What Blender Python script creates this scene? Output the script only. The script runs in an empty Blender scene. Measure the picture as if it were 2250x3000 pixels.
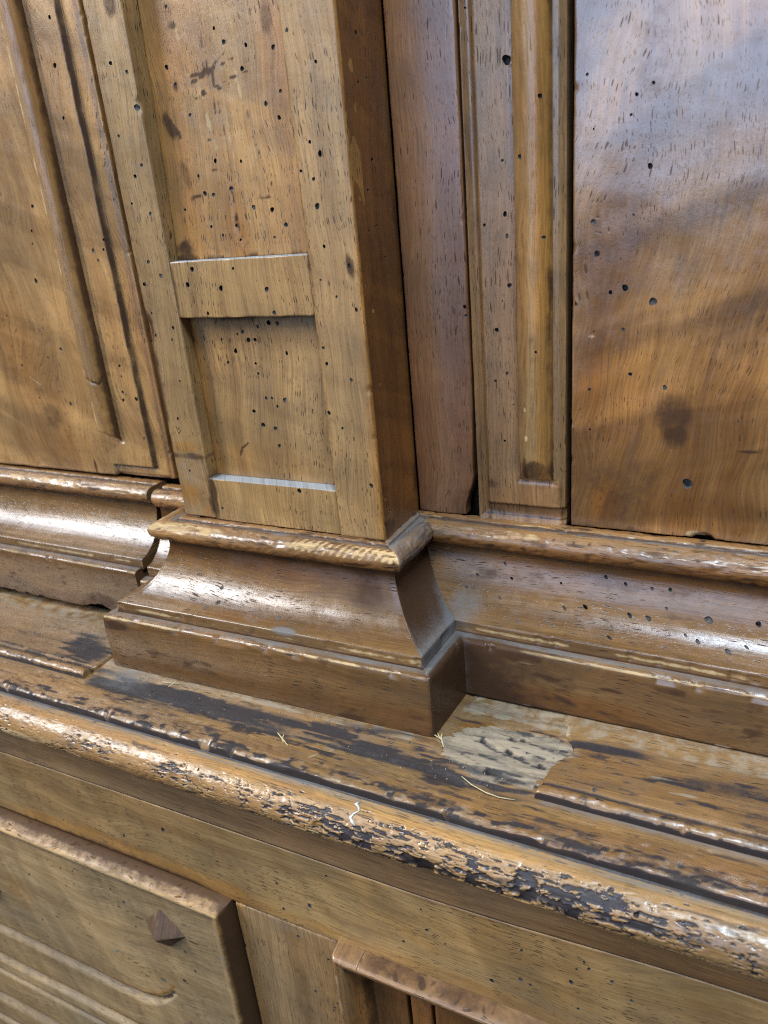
import bpy, math, random
import numpy as np
from mathutils import Matrix, Vector

SC = bpy.context.scene
COL = SC.collection
random.seed(7)

# ------------------------------------------------------------------ camera, world, lamps, exposure
RIGHT, UP, BACK = (.894890, .437855, -.086343), (-.096762, .379227, .920230), (.435671, -.815150, .381734)
CAM = (.1425, -.2654, .1378)
cam = bpy.data.cameras.new('camera')
cam_ob = bpy.data.objects.new('camera', cam)
COL.objects.link(cam_ob)
m = Matrix([[RIGHT[i], UP[i], BACK[i], CAM[i]] for i in range(3)] + [[0, 0, 0, 1]])
cam_ob.matrix_world = m
cam.sensor_fit = 'AUTO'
cam.sensor_width = 36
cam.lens = 27.0
cam.clip_start = .01
cam.clip_end = 60
cam.dof.use_dof = True
cam.dof.focus_distance = .315
cam.dof.aperture_fstop = 13
SC.camera = cam_ob

w = bpy.data.worlds.new('World')
SC.world = w
w.use_nodes = True
wb = w.node_tree.nodes['Background']
wb.inputs[0].default_value = (.80, .88, 1.0, 1)
wb.inputs[1].default_value = .02

def lamp(name, loc, target, sx, sy, power, col):
    l = bpy.data.lights.new(name, 'AREA')
    l.shape = 'RECTANGLE'
    l.size, l.size_y, l.energy, l.color = sx, sy, power, col
    o = bpy.data.objects.new(name, l)
    COL.objects.link(o)
    o.location = loc
    o.rotation_euler = (Vector(target) - Vector(loc)).to_track_quat('-Z', 'Y').to_euler()
    return o

lamp('window_lamp', (-2.22, -1.48, 1.85), (-.08, 0, -.03), 1.25, 1.2, 132, (.97, .98, 1.0))
lamp('ceiling_lamp', (-1.93, -1.66, 1.52), (-.08, 0, -.03), .42, .30, 10, (.84, .92, 1.0))
lamp('ceiling_lamp', (.45, -.58, 1.5), (.2, -.1, -.05), .8, .35, 54, (.66, .82, 1.0))
lamp('ceiling_lamp', (-1.85, -.48, 1.45), (-.1, -.1, -.05), .35, 1.2, 12, (.66, .80, 1.0))
lamp('rear_window_lamp', (-.1, -3.2, 1.05), (-.1, 0, 1.05), 1.8, 1.8, 60, (.48, .66, 1.0))
lamp('rear_door_lamp', (-1.45, -3.2, .5), (-1.45, 0, .5), .8, 2.8, 12, (.62, .76, 1.0))

SC.view_settings.view_transform = 'Standard'
SC.view_settings.look = 'None'
SC.view_settings.exposure = -.08
SC.view_settings.gamma = 1.0
SC.cycles.use_denoising = False
SC.cycles.filter_width = 1.1
SC.cycles.sample_clamp_indirect = 3.0

# ------------------------------------------------------------------ numeric helpers (millimetres)
_rt = np.random.RandomState(11).rand(256, 256)

def vn(x, y, seed=0):
    x = np.asarray(x, float) + seed * 17.31
    y = np.asarray(y, float) + seed * 41.77
    xi, yi = np.floor(x).astype(int), np.floor(y).astype(int)
    fx, fy = x - xi, y - yi
    fx = fx * fx * (3 - 2 * fx)
    fy = fy * fy * (3 - 2 * fy)
    g = lambda a, b: _rt[a & 255, b & 255]
    return (g(xi, yi) * (1 - fx) + g(xi + 1, yi) * fx) * (1 - fy) + (g(xi, yi + 1) * (1 - fx) + g(xi + 1, yi + 1) * fx) * fy

def fbm(x, y, seed=0, n=4):
    s, a, t = 0, .5, 0
    for i in range(n):
        s = s + a * vn(np.asarray(x) * 2 ** i, np.asarray(y) * 2 ** i, seed + i)
        t += a
        a *= .5
    return s / t

def sst(a, b, x):
    t = np.clip((np.asarray(x, float) - a) / (b - a), 0, 1)
    return t * t * (3 - 2 * t)

def blob(a, b, ca, cb, ra, rb, ang=0, soft=.5):
    c, s = math.cos(math.radians(ang)), math.sin(math.radians(ang))
    da, db = a - ca, b - cb
    d = np.sqrt(((da * c + db * s) / ra) ** 2 + ((-da * s + db * c) / rb) ** 2)
    return 1 - sst(1 - soft, 1 + soft, d)

def inpoly(a, b, poly):
    r = np.zeros(np.shape(a), bool)
    n = len(poly)
    for i in range(n):
        x0, y0 = poly[i]
        x1, y1 = poly[(i + 1) % n]
        c = ((y0 > b) != (y1 > b)) & (a < (x1 - x0) * (b - y0) / ((y1 - y0) if y1 != y0 else 1e-9) + x0)
        r ^= c
    return r

def dist_seg(a, b, p, q):
    p, q = np.array(p, float), np.array(q, float)
    d = q - p
    t = np.clip(((a - p[0]) * d[0] + (b - p[1]) * d[1]) / (d @ d + 1e-9), 0, 1)
    return np.hypot(a - p[0] - t * d[0], b - p[1] - t * d[1])

def dist_line(a, b, pts):
    return np.min([dist_seg(a, b, p, q) for p, q in zip(pts, pts[1:])], axis=0)

def axis(lo, hi, flo, fhi, g=1.0, coarse=7.0, edge=(True, True)):
    """grid lines from lo to hi: fine between flo and fhi, coarse beyond, crowded at rounded edges"""
    flo, fhi = max(lo, flo), min(hi, fhi)
    xs = list(np.linspace(flo, fhi, max(2, int(round((fhi - flo) / g)) + 1)))
    if flo > lo:
        xs = list(np.linspace(lo, flo, max(2, int((flo - lo) / coarse) + 1)))[:-1] + xs
    if fhi < hi:
        xs = xs + list(np.linspace(fhi, hi, max(2, int((hi - fhi) / coarse) + 1)))[1:]
    xs = np.array(xs)
    e = np.array([0, .12, .32, .62])
    if edge[0]:
        xs = np.concatenate([lo + e, xs[xs > lo + .95]])
    if edge[1]:
        xs = np.concatenate([xs[xs < hi - .95], (hi - e)[::-1]])
    return xs

def tri_fix(d, r):
    """rounded edge: how far the face has fallen back at distance d from its border"""
    d = np.clip(d, 0, r)
    return r - np.sqrt(np.maximum(r * r - (r - d) ** 2, 0))

class Acc:
    """collects vertices, faces, uv and mask of one mesh"""
    def __init__(s):
        s.v, s.uv, s.m, s.f, s.mi, s.fl, s.n = [], [], [], [], [], [], 0

    def add(s, P, UV, M, faces, mi=0, flat=None):
        k = s.n
        s.v.append(P.reshape(-1, 3)); s.uv.append(UV.reshape(-1, 2)); s.m.append(M.reshape(-1, 4))
        f = np.asarray(faces, int)
        s.f.append(np.where(f >= 0, f + k, -1))
        s.mi.append(np.full(len(f), mi) if np.isscalar(mi) else np.asarray(mi))
        s.fl.append(np.zeros(len(f), bool) if flat is None else flat)
        s.n += len(P.reshape(-1, 3))

    def build(s, name, mats, parent=None):
        V = np.concatenate(s.v) * .001
        UV = np.concatenate(s.uv) * .001
        M = np.concatenate(s.m)
        F, MI, FL = np.concatenate(s.f), np.concatenate(s.mi), np.concatenate(s.fl)
        me = bpy.data.meshes.new(name)
        tri = F[:, 3] < 0
        cnt = np.where(tri, 3, 4)
        loops = F[F >= 0].astype(np.int32)
        me.vertices.add(len(V)); me.vertices.foreach_set('co', V.astype(np.float32).ravel())
        me.loops.add(len(loops)); me.loops.foreach_set('vertex_index', loops)
        me.polygons.add(len(F))
        st = np.concatenate([[0], np.cumsum(cnt)[:-1]]).astype(np.int32)
        me.polygons.foreach_set('loop_start', st)
        me.polygons.foreach_set('material_index', MI.astype(np.int32))
        me.polygons.foreach_set('use_smooth', ~FL)
        ul = me.uv_layers.new(name='UVMap')
        ul.data.foreach_set('uv', UV[loops].astype(np.float32).ravel())
        at = me.attributes.new('mask', 'FLOAT_COLOR', 'POINT')
        at.data.foreach_set('color', M.astype(np.float32).ravel())
        for mt in mats:
            me.materials.append(mt)
        me.update(calc_edges=True)
        me.validate()
        ob = bpy.data.objects.new(name, me)
        COL.objects.link(ob)
        if parent is not None:
            ob.parent = parent
            ob.matrix_parent_inverse = Matrix.Translation(-Vector(origin_of(parent)))
        return ob

def origin_of(o):
    return o.location if o.parent is None else (0, 0, 0)

def empty(name, loc=(0, 0, 0), parent=None):
    o = bpy.data.objects.new(name, None)
    o.empty_display_size = .02
    COL.objects.link(o)
    if parent is not None:
        o.parent = parent
        o.matrix_parent_inverse = Matrix.Translation(-Vector(origin_of(parent)))
        o.location = (0, 0, 0)
    else:
        o.location = loc
    return o

def grid(acc, us, vs, pos, uv, mask=None, holes=(), flip=False, du=None, dv=None, dropvec=None, deep=3.0):
    """a surface over us x vs with round worm holes cut in it and sunk; du/dv mark border rows that fall back by dropvec"""
    U, V = np.meshgrid(us, vs, indexing='ij')
    n, mm_ = U.shape
    P = pos(U, V)
    if dropvec is not None:
        dr = np.zeros((n, mm_), bool)
        if du is not None: dr |= du[:, None]
        if dv is not None: dr |= dv[None, :]
        P = np.where(dr[..., None], dropvec(U, V, P), P)
    UVc = uv(U, V, P)
    M = mask(U, V, P) if mask else np.zeros((n, mm_, 4))
    ids = np.arange(n * mm_).reshape(n, mm_)
    keep = np.ones((n - 1, mm_ - 1), bool)
    extraP, extraUV, extraM, extraF, extraMI = [], [], [], [], []
    base = n * mm_
    for h in holes:
        hu, hv, hr = h[0], h[1], h[2] * random.uniform(.56, .92)
        i0 = np.searchsorted(us, hu - hr * 1.25) - 1
        i1 = np.searchsorted(us, hu + hr * 1.25)
        j0 = np.searchsorted(vs, hv - hr * 1.25) - 1
        j1 = np.searchsorted(vs, hv + hr * 1.25)
        if i0 < 1 or j0 < 1 or i1 > n - 2 or j1 > mm_ - 2 or not keep[i0:i1, j0:j1].all():
            continue
        keep[i0:i1, j0:j1] = False
        loop = [(i, j0) for i in range(i0, i1)] + [(i1, j) for j in range(j0, j1)] + [(i, j1) for i in range(i1, i0, -1)] + [(i0, j) for j in range(j1, j0, -1)]
        L = len(loop)
        li = np.array([ids[a] for a in loop])
        ang = np.array([math.atan2(vs[j] - hv, us[i] - hu) for i, j in loop])
        rnd = random.random() * 6.28
        el = 1 + .22 * random.random()
        rr = hr * (1 + .10 * np.sin(2 * ang + rnd) + .07 * np.sin(3 * ang + 2 * rnd))
        ru, rv = hu + rr * np.cos(ang), hv + rr * el * np.sin(ang)
        R0 = pos(ru, rv)
        e = .05
        nv = np.cross(pos(np.array([hu + e]), np.array([hv])) - pos(np.array([hu - e]), np.array([hv])),
                      pos(np.array([hu]), np.array([hv + e])) - pos(np.array([hu]), np.array([hv - e])))[0]
        nv /= np.linalg.norm(nv)
        if flip: nv = -nv
        dd = deep * (.12 + .9 * random.random() ** 2.2) * min(1.3, hr)
        sl = np.array([random.uniform(-.5, .5) * hr, random.uniform(-.3, .3) * hr, random.uniform(-.5, .5) * hr])
        sl -= nv * (sl @ nv)
        ctr = R0.mean(0)
        R1 = R0 - nv * .25
        R2 = ctr + (R0 - ctr) * .85 - nv * dd + sl
        Cc = ctr - nv * (dd + .15) + sl
        block = np.concatenate([R0, R1, R2, Cc[None], R0])
        uvb = uv(np.concatenate([ru, ru, ru, [hu], ru]), np.concatenate([rv, rv, rv, [hv], rv]), block)
        extraP.append(block); extraUV.append(uvb)
        Mb = mask(np.concatenate([ru, ru, ru, [hu], ru]), np.concatenate([rv, rv, rv, [hv], rv]), block) if mask else np.zeros((len(block), 4))
        extraM.append(Mb)
        a0 = base + np.arange(L); b0 = a0 + L; c0 = b0 + L; cc = base + 3 * L; d0 = cc + 1 + np.arange(L)
        nx = np.roll(np.arange(L), -1)
        for k in range(L):
            q = nx[k]
            extraF.append((li[k], li[q], a0[q], a0[k])); extraMI.append(0)
            extraF.append((d0[k], d0[q], b0[q], b0[k])); extraMI.append(1)
            extraF.append((b0[k], b0[q], c0[q], c0[k])); extraMI.append(1)
            extraF.append((c0[k], c0[q], cc, -1)); extraMI.append(1)
        base += 4 * L + 1
    q = np.stack([ids[:-1, :-1], ids[1:, :-1], ids[1:, 1:], ids[:-1, 1:]], -1)
    cl = np.zeros((n - 1, mm_ - 1), bool)
    if dropvec is not None:
        cl |= dr[:-1, :-1] | dr[1:, :-1] | dr[1:, 1:] | dr[:-1, 1:]
    F = q[keep]
    CL = cl[keep]
    MI = np.zeros(len(F), int)
    if extraF:
        F = np.concatenate([F, np.array(extraF)]); MI = np.concatenate([MI, extraMI])
        CL = np.concatenate([CL, np.array(extraMI) == 1])
        P = np.concatenate([P.reshape(-1, 3)] + extraP); UVc = np.concatenate([UVc.reshape(-1, 2)] + extraUV)
        M = np.concatenate([M.reshape(-1, 4)] + extraM)
    if flip:
        F = np.where((F[:, 3] >= 0)[:, None], F[:, ::-1], np.stack([F[:, 2], F[:, 1], F[:, 0], F[:, 3]], -1))
    acc.add(P, UVc, M, F, MI, CL)

NEG_Y = ((1, 0, 0), (0, 0, 1), (0, -1, 0))     # a -> x, b -> z, h -> -y
POS_X = ((0, 1, 0), (0, 0, 1), (1, 0, 0))      # a -> y, b -> z, h -> +x
POS_Z = ((1, 0, 0), (0, -1, 0), (0, 0, 1))     # a -> x, b -> -y, h -> +z

def relief(a, b, h0, th, frame=NEG_Y, h=None, grain='b', r=.8, acc=None, fa=None, fb=None, g=1.0, mask=None, holes=(),
           warp=None, wav=.12, seed=1, edges=(1, 1, 1, 1), off=None, chips=.35, deep=3.0):
    """a board with a carved face: a,b = ranges in its plane, h0 = height of the face, th = thickness; edges a0,a1,b0,b1 rounded"""
    acc = acc or Acc()
    A, B, N = (np.array(x, float) for x in frame)
    us = axis(a[0], a[1], *(fa or a), g=g, edge=(edges[0], edges[1]))
    vs = axis(b[0], b[1], *(fb or b), g=g, edge=(edges[2], edges[3]))
    us = np.concatenate([[us[0]], us, [us[-1]]]); vs = np.concatenate([[vs[0]], vs, [vs[-1]]])
    du = np.zeros(len(us), bool); du[[0, -1]] = True
    dv = np.zeros(len(vs), bool); dv[[0, -1]] = True
    ou, ov = off or (random.uniform(0, 900), random.uniform(0, 900))

    def pos(U, V):
        hh = np.full(np.shape(U), float(h0))
        if h is not None: hh = hh + h(U, V)
        hh = hh + wav * (fbm(U / 28, V / 28, seed, 3) - .5) * 2
        for k, (d, on) in enumerate(((U - a[0], edges[0]), (a[1] - U, edges[1]), (V - b[0], edges[2]), (b[1] - V, edges[3]))):
            if on:
                s = U if k > 1 else V
                rr = r * (.6 + chips * 2 * vn(s / 9, seed + k, 3) + chips * 3.2 * sst(.80, .95, vn(s / 4.0, seed * 2.3 + k, 5)))
                hh = hh - tri_fix(d / rr, 1.0) * rr
        u2, v2 = (U, V) if warp is None else warp(U, V)
        return u2[..., None] * A + v2[..., None] * B + hh[..., None] * N

    def drop(U, V, P):
        hcur = P @ N
        return P + (h0 - th - hcur)[..., None] * N

    def uv(U, V, P):
        x, y = (V, U) if grain == 'b' else (U, V)
        d = h0 - P @ N
        lo = np.stack([x + ou, y + ov + np.clip(d, 0, 60) * .7], -1)
        return lo
    mk = (lambda U, V, P: mask(U, V)) if mask else None
    grid(acc, us, vs, pos, uv, mk, holes, flip=(np.cross(A, B) @ N) < 0, du=du, dv=dv, dropvec=drop, deep=deep)
    return acc

def poly_resample(pts, g):
    pts = np.array(pts, float)
    out = [pts[0]]
    for p, q in zip(pts, pts[1:]):
        k = max(1, int(math.ceil(np.hypot(*(q - p)) / g)))
        for i in range(1, k + 1):
            out.append(p + (q - p) * i / k)
    out = np.array(out)
    s = np.concatenate([[0], np.cumsum(np.hypot(*np.diff(out, axis=0).T))])
    return out, s

def smooth_pts(pts, n=2, closed=False):
    pts = np.array(pts, float)
    for _ in range(n):
        a, b = pts[:-1], pts[1:]
        mid = np.empty((2 * len(a), 2))
        mid[0::2] = a * .75 + b * .25
        mid[1::2] = a * .25 + b * .75
        pts = np.concatenate([pts[:1], mid, pts[-1:]])
    return pts

def Z4(U):
    return np.zeros(np.shape(U) + (4,))

def M4(U, r=0, g=0, b=0, a=0):
    m_ = Z4(U)
    for k, x in enumerate((r, g, b, a)):
        m_[..., k] = np.clip(x, 0, 1)
    return m_

HOLES = {
'stile_l': [(-101.8,194.1,1.1),(-94.4,190.1,1.2),(-92.9,177.5,1.4),(-104.9,168.6,1.0),(-95.9,156.9,1.0),(-100.4,153.1,1.0),(-96.1,138.4,1.0),(-102.2,119.4,1.0),(-105.0,143.0,0.6),(-96.8,113.5,1.0),(-107.0,110.3,1.0),(-109.7,107.1,0.8),(-106.2,97.8,1.0),(-95.5,91.4,1.0),(-106.2,88.1,1.0),(-97.3,86.2,0.8),(-97.7,84.3,0.7),(-97.3,67.6,0.6),(-102.9,49.8,0.8),(-103.6,45.0,0.7),(-104.1,42.7,0.7),(-109.4,33.6,0.8),(-101.8,24.1,0.8)],
'panel_u': [(-77.5,210.3,1.0),(-56.6,200.0,1.0),(-52.9,195.0,1.2),(-31.4,190.2,1.3),(-78.4,184.2,1.0),(-73.5,172.9,1.2),(-37.3,172.6,1.0),(-32.1,167.3,1.0),(-46.1,185.3,1.0),(-64.2,155.5,1.0),(-64.3,154.1,0.8),(-51.9,154.2,1.0),(-73.7,150.8,1.0),(-58.3,144.8,1.1),(-71.6,144.1,1.0),(-67.4,143.3,1.0),(-83.1,138.7,1.0),(-48.5,137.2,1.2),(-40.0,135.7,1.0),(-70.8,131.3,1.0),(-58.2,131.0,1.1),(-56.1,131.1,1.0),(-65.4,127.7,1.0),(-57.0,125.4,0.8),(-57.1,123.6,0.8),(-34.3,129.8,1.0),(-40.3,125.5,0.8),(-30.3,175.9,1.0),(-43.2,192.6,0.8),(-81.6,190.6,1.0)],
'stile_r': [(-19.6,192.8,1.0),(-20.0,190.0,1.4),(-9.5,181.8,1.0),(-15.5,157.3,1.0),(-11.8,153.0,1.0),(-24.8,151.6,1.1),(-15.6,144.9,1.2),(-15.3,135.6,1.1),(-14.3,121.3,1.0),(-4.2,113.7,1.4),(-20.6,148.1,0.6),(-17.6,109.1,0.6),(-11.3,102.6,0.6),(-3.1,97.6,0.8),(-19.8,82.9,1.1),(-19.1,76.5,1.2),(-20.7,56.0,0.9),(-15.1,49.6,1.1),(-8.5,70.1,0.9),(-4.2,25.1,1.1),(-30.9,2.8,1.1)],
'side': [(-1.7,195.5,1.3),(13.8,190.5,1.0),(18.9,176.8,0.8),(12.2,175.1,1.0),(18.1,149.8,1.0),(7.9,153.0,0.8),(12.5,139.4,1.1),(5.5,136.8,1.0),(16.7,126.6,1.0),(10.5,125.1,0.7),(3.6,106.2,0.8),(7.9,96.0,1.0),(8.1,66.4,0.9),(22.3,114.4,1.0),(3.3,18.0,1.0),(7.2,10.6,0.8),(19.1,33.6,0.6)],
'rail_m': [(-79.4,115.5,1.1),(-58.3,115.0,1.0),(-83.1,109.4,1.1),(-66.0,107.4,1.2),(-43.3,106.3,1.1),(-75.0,97.3,1.1),(-41.1,97.0,1.3)],
'panel_l': [(-49.2,92.0,1.4),(-44.8,91.8,1.2),(-55.1,90.5,1.1),(-63.3,88.3,1.2),(-66.3,87.3,0.8),(-60.9,84.8,1.1),(-57.4,84.9,1.2),(-75.2,85.1,0.8),(-68.7,80.0,1.0),(-42.2,79.2,1.0),(-73.8,74.9,1.0),(-59.0,74.6,1.0),(-58.4,70.2,0.8),(-56.1,59.2,0.8),(-53.0,59.4,0.8),(-46.4,58.8,1.3),(-50.8,55.8,1.0),(-63.8,53.1,1.0),(-59.9,46.9,1.7),(-57.3,48.9,1.0),(-53.5,45.6,1.1),(-52.7,37.5,1.0),(-32.8,54.9,0.6),(-36.3,43.8,0.5),(-83.4,46.8,0.5)],
'rail_b': [(-41.0,19.3,1.3),(-86.1,6.3,1.1)],
'frame_r': [(48.1,177.3,1.7),(46.2,126.7,1.1),(37.9,123.3,0.9),(46.8,118.8,1.1),(45.7,145.2,0.8),(32.4,195.8,0.8),(47.3,100.6,1.2),(44.3,94.7,0.5),(41.6,83.5,1.1),(41.6,81.6,0.7),(45.4,65.9,1.0),(40.4,62.7,0.8),(47.8,52.9,0.5),(43.7,37.0,0.8),(43.6,35.4,0.7)],
'bead_r': [(53.5,145.7,0.9),(61.4,164.1,1.1),(62.2,117.9,0.9),(59.1,75.8,0.7)],
'door_r': [(97.8,163.9,0.8),(92.5,161.1,0.8),(90.9,155.2,0.7),(97.8,138.6,1.6),(78.8,121.6,1.3),(80.3,110.6,1.2),(75.9,169.2,0.7),(78.4,152.2,0.6),(92.8,123.2,0.6),(100.8,93.0,1.5),(90.8,98.1,1.3),(85.5,96.6,1.1),(90.6,83.0,0.9),(72.8,92.6,0.7),(93.7,66.0,0.9),(78.5,59.7,1.1),(78.7,58.2,0.8),(106.5,61.1,1.4),(78.8,43.3,0.7),(116.9,23.2,2.4),(79.7,82.3,0.5)],
'door_l': [(-198.4,221.0,1.0),(-202.0,147.2,1.1),(-206.8,135.7,0.8),(-208.5,129.4,1.0),(-212.8,111.0,1.3),(-218.5,70.0,1.0),(-241.3,65.4,1.0),(-234.0,46.6,0.8),(-209.7,44.1,1.1),(-242.9,93.2,0.8),(-206.9,74.8,1.1)],
'frame_l': [(-162.4,223.2,1.1),(-165.6,204.8,1.1),(-167.4,183.4,1.2),(-158.6,128.8,1.0),(-160.0,124.2,1.2),(-167.0,124.0,1.2),(-165.0,119.3,1.0),(-166.4,66.1,1.2),(-166.6,60.5,0.8),(-168.1,51.9,0.9),(-166.2,50.7,0.8),(-169.0,47.6,1.2),(-159.5,48.4,1.2),(-159.9,26.6,0.8)],
'frieze': [(-100.7,-105.6,1),(-119.4,-128.1,0.8),(-126.3,-147.3,1.2),(-97.2,-132.9,1.6),(-31.9,-102.7,0.8),(-66.5,-141.2,1),(-33.5,-141.3,1.1),(-5.7,-125.3,0.8),(-17.2,-147.9,1.2),(-32.1,-156.4,1.3),(-170.9,-153.2,0.8),(42.3,-112.9,1.1),(52.5,-112.0,1.1),(83.2,-113.5,1),(83.7,-108.5,0.7),(37.9,-125.5,0.6),(39.7,-136.3,0.9),(28.4,-148.0,1),(47.4,-140.4,0.7),(79.0,-129.8,1.1),(91.7,-117.2,0.9),(104.9,-111.7,0.8),(115.0,-113.6,1.3),(136.3,-114.1,1.3),(102.3,-125.9,1),(99.6,-130.1,0.7),(104.0,-128.3,0.9),(97.7,-136.9,1),(66.5,-151.6,1.1),(78.4,-144.9,1),(82.2,-145.8,1),(112.2,-130.8,0.9),(119.2,-136.1,0.8),(100.3,-148.9,0.8)],
'stile_low': [(-26.7,-171.4,1),(-11.7,-179.0,1),(-8.4,-177.3,0.8),(-22.1,-205.7,1.2),(-10.6,-207.8,0.9),(-12.5,-211.7,1.0),(-13.5,-214.4,0.8)],
'drawer': [(-185.3,-180.3,0.8),(-175.5,-181.8,1.0),(-163.1,-177.5,1.0),(-165.8,-180.2,1.0),(-175.6,-194.9,1.0),(-168.3,-191.0,0.8),(-206.4,-199.3,1.1),(-139.2,-182.3,1.1),(-131.5,-188.4,1.1),(-139.6,-191.8,0.8),(-165.8,-219.4,0.8),(-127.6,-204.2,1.1),(-208.9,-235.8,1.0),(-95.5,-207.1,1.0),(-91.7,-219.3,1.1),(-101.3,-231.5,1.5),(-209.6,-250.4,1.0)],
'cove_r': [(44.9,7.9,1),(48.3,10.1,1.1),(70.0,9.6,0.9),(32.6,10.4,1),(28.2,13.6,0.7),(88.4,7.8,1),(96.5,8.3,0.9),(107.0,8.4,1.0),(108.8,8.4,0.8),(113.9,8.2,1.2),(72.8,15.0,1.3),(81.3,13.8,1.2),(99.5,14.1,1.3),(106.9,14.1,1.2),(93.0,18.1,0.7),(129.3,12.3,1.8),(121.6,17.1,1.1),(126.3,18.4,1.2),(137.4,20.1,1.3),(143.7,17.6,1.2),(113.3,11.3,1.1),(114.8,11.8,0.7),(147.0,11.6,1.3),(93.2,22.6,1),(54.3,22.6,1),(44.2,15.0,1)],
'cove_f': [(-73.1,7.2,0.7),(-83.1,13.8,1.0),(-82.3,19.0,1.2),(-47.4,20.8,1.1),(-87.1,22.1,0.9)],
}

# ------------------------------------------------------------------ materials
class NT:
    def __init__(s, name):
        s.mat = bpy.data.materials.new(name)
        s.mat.use_nodes = True
        s.t = s.mat.node_tree
        s.t.nodes.clear()

    def n(s, typ, **k):
        nd = s.t.nodes.new(typ)
        for a, v in k.items():
            setattr(nd, a, v)
        return nd

    def l(s, a, b):
        s.t.links.new(a, b)

    def val(s, sock, v):
        if isinstance(v, (int, float)):
            sock.default_value = v
        elif isinstance(v, tuple):
            sock.default_value = v if len(v) != 3 or sock.type != 'RGBA' else (*v, 1)
        else:
            s.l(v, sock)

    def math(s, op, a, b=0.0, c=0.0, clamp=False):
        nd = s.n('ShaderNodeMath', operation=op, use_clamp=clamp)
        for i, v in enumerate((a, b, c)):
            s.val(nd.inputs[i], v)
        return nd.outputs[0]

    def mix(s, fac, a, b, mode='MIX'):
        nd = s.n('ShaderNodeMix', data_type='RGBA', blend_type=mode)
        nd.clamp_factor = True
        s.val(nd.inputs['Factor'], fac)
        s.val(nd.inputs[6], a)
        s.val(nd.inputs[7], b)
        return nd.outputs[2]

    def rng(s, v, a, b, c=0.0, d=1.0, smooth=True):
        nd = s.n('ShaderNodeMapRange', interpolation_type='SMOOTHSTEP' if smooth else 'LINEAR')
        s.val(nd.inputs[0], v)
        for i, x in enumerate((a, b, c, d)):
            s.val(nd.inputs[i + 1], x)
        return nd.outputs[0]

    def vec(s, x, y):
        nd = s.n('ShaderNodeCombineXYZ')
        s.val(nd.inputs[0], x); s.val(nd.inputs[1], y)
        return nd.outputs[0]

    def noise(s, v, scale=1.0, detail=3.0, rough=.55, dist=0.0):
        nd = s.n('ShaderNodeTexNoise', noise_dimensions='2D')
        s.l(v, nd.inputs['Vector'])
        nd.inputs['Scale'].default_value = scale
        nd.inputs['Detail'].default_value = detail
        nd.inputs['Roughness'].default_value = rough
        nd.inputs['Distortion'].default_value = dist
        return nd.outputs[0]

    def voro(s, v, scale=1.0, feature='F1', rand=1.0):
        nd = s.n('ShaderNodeTexVoronoi', voronoi_dimensions='2D', feature=feature)
        s.l(v, nd.inputs['Vector'])
        nd.inputs['Scale'].default_value = scale
        nd.inputs['Randomness'].default_value = rand
        return nd.outputs[0], nd.outputs[1]


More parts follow.
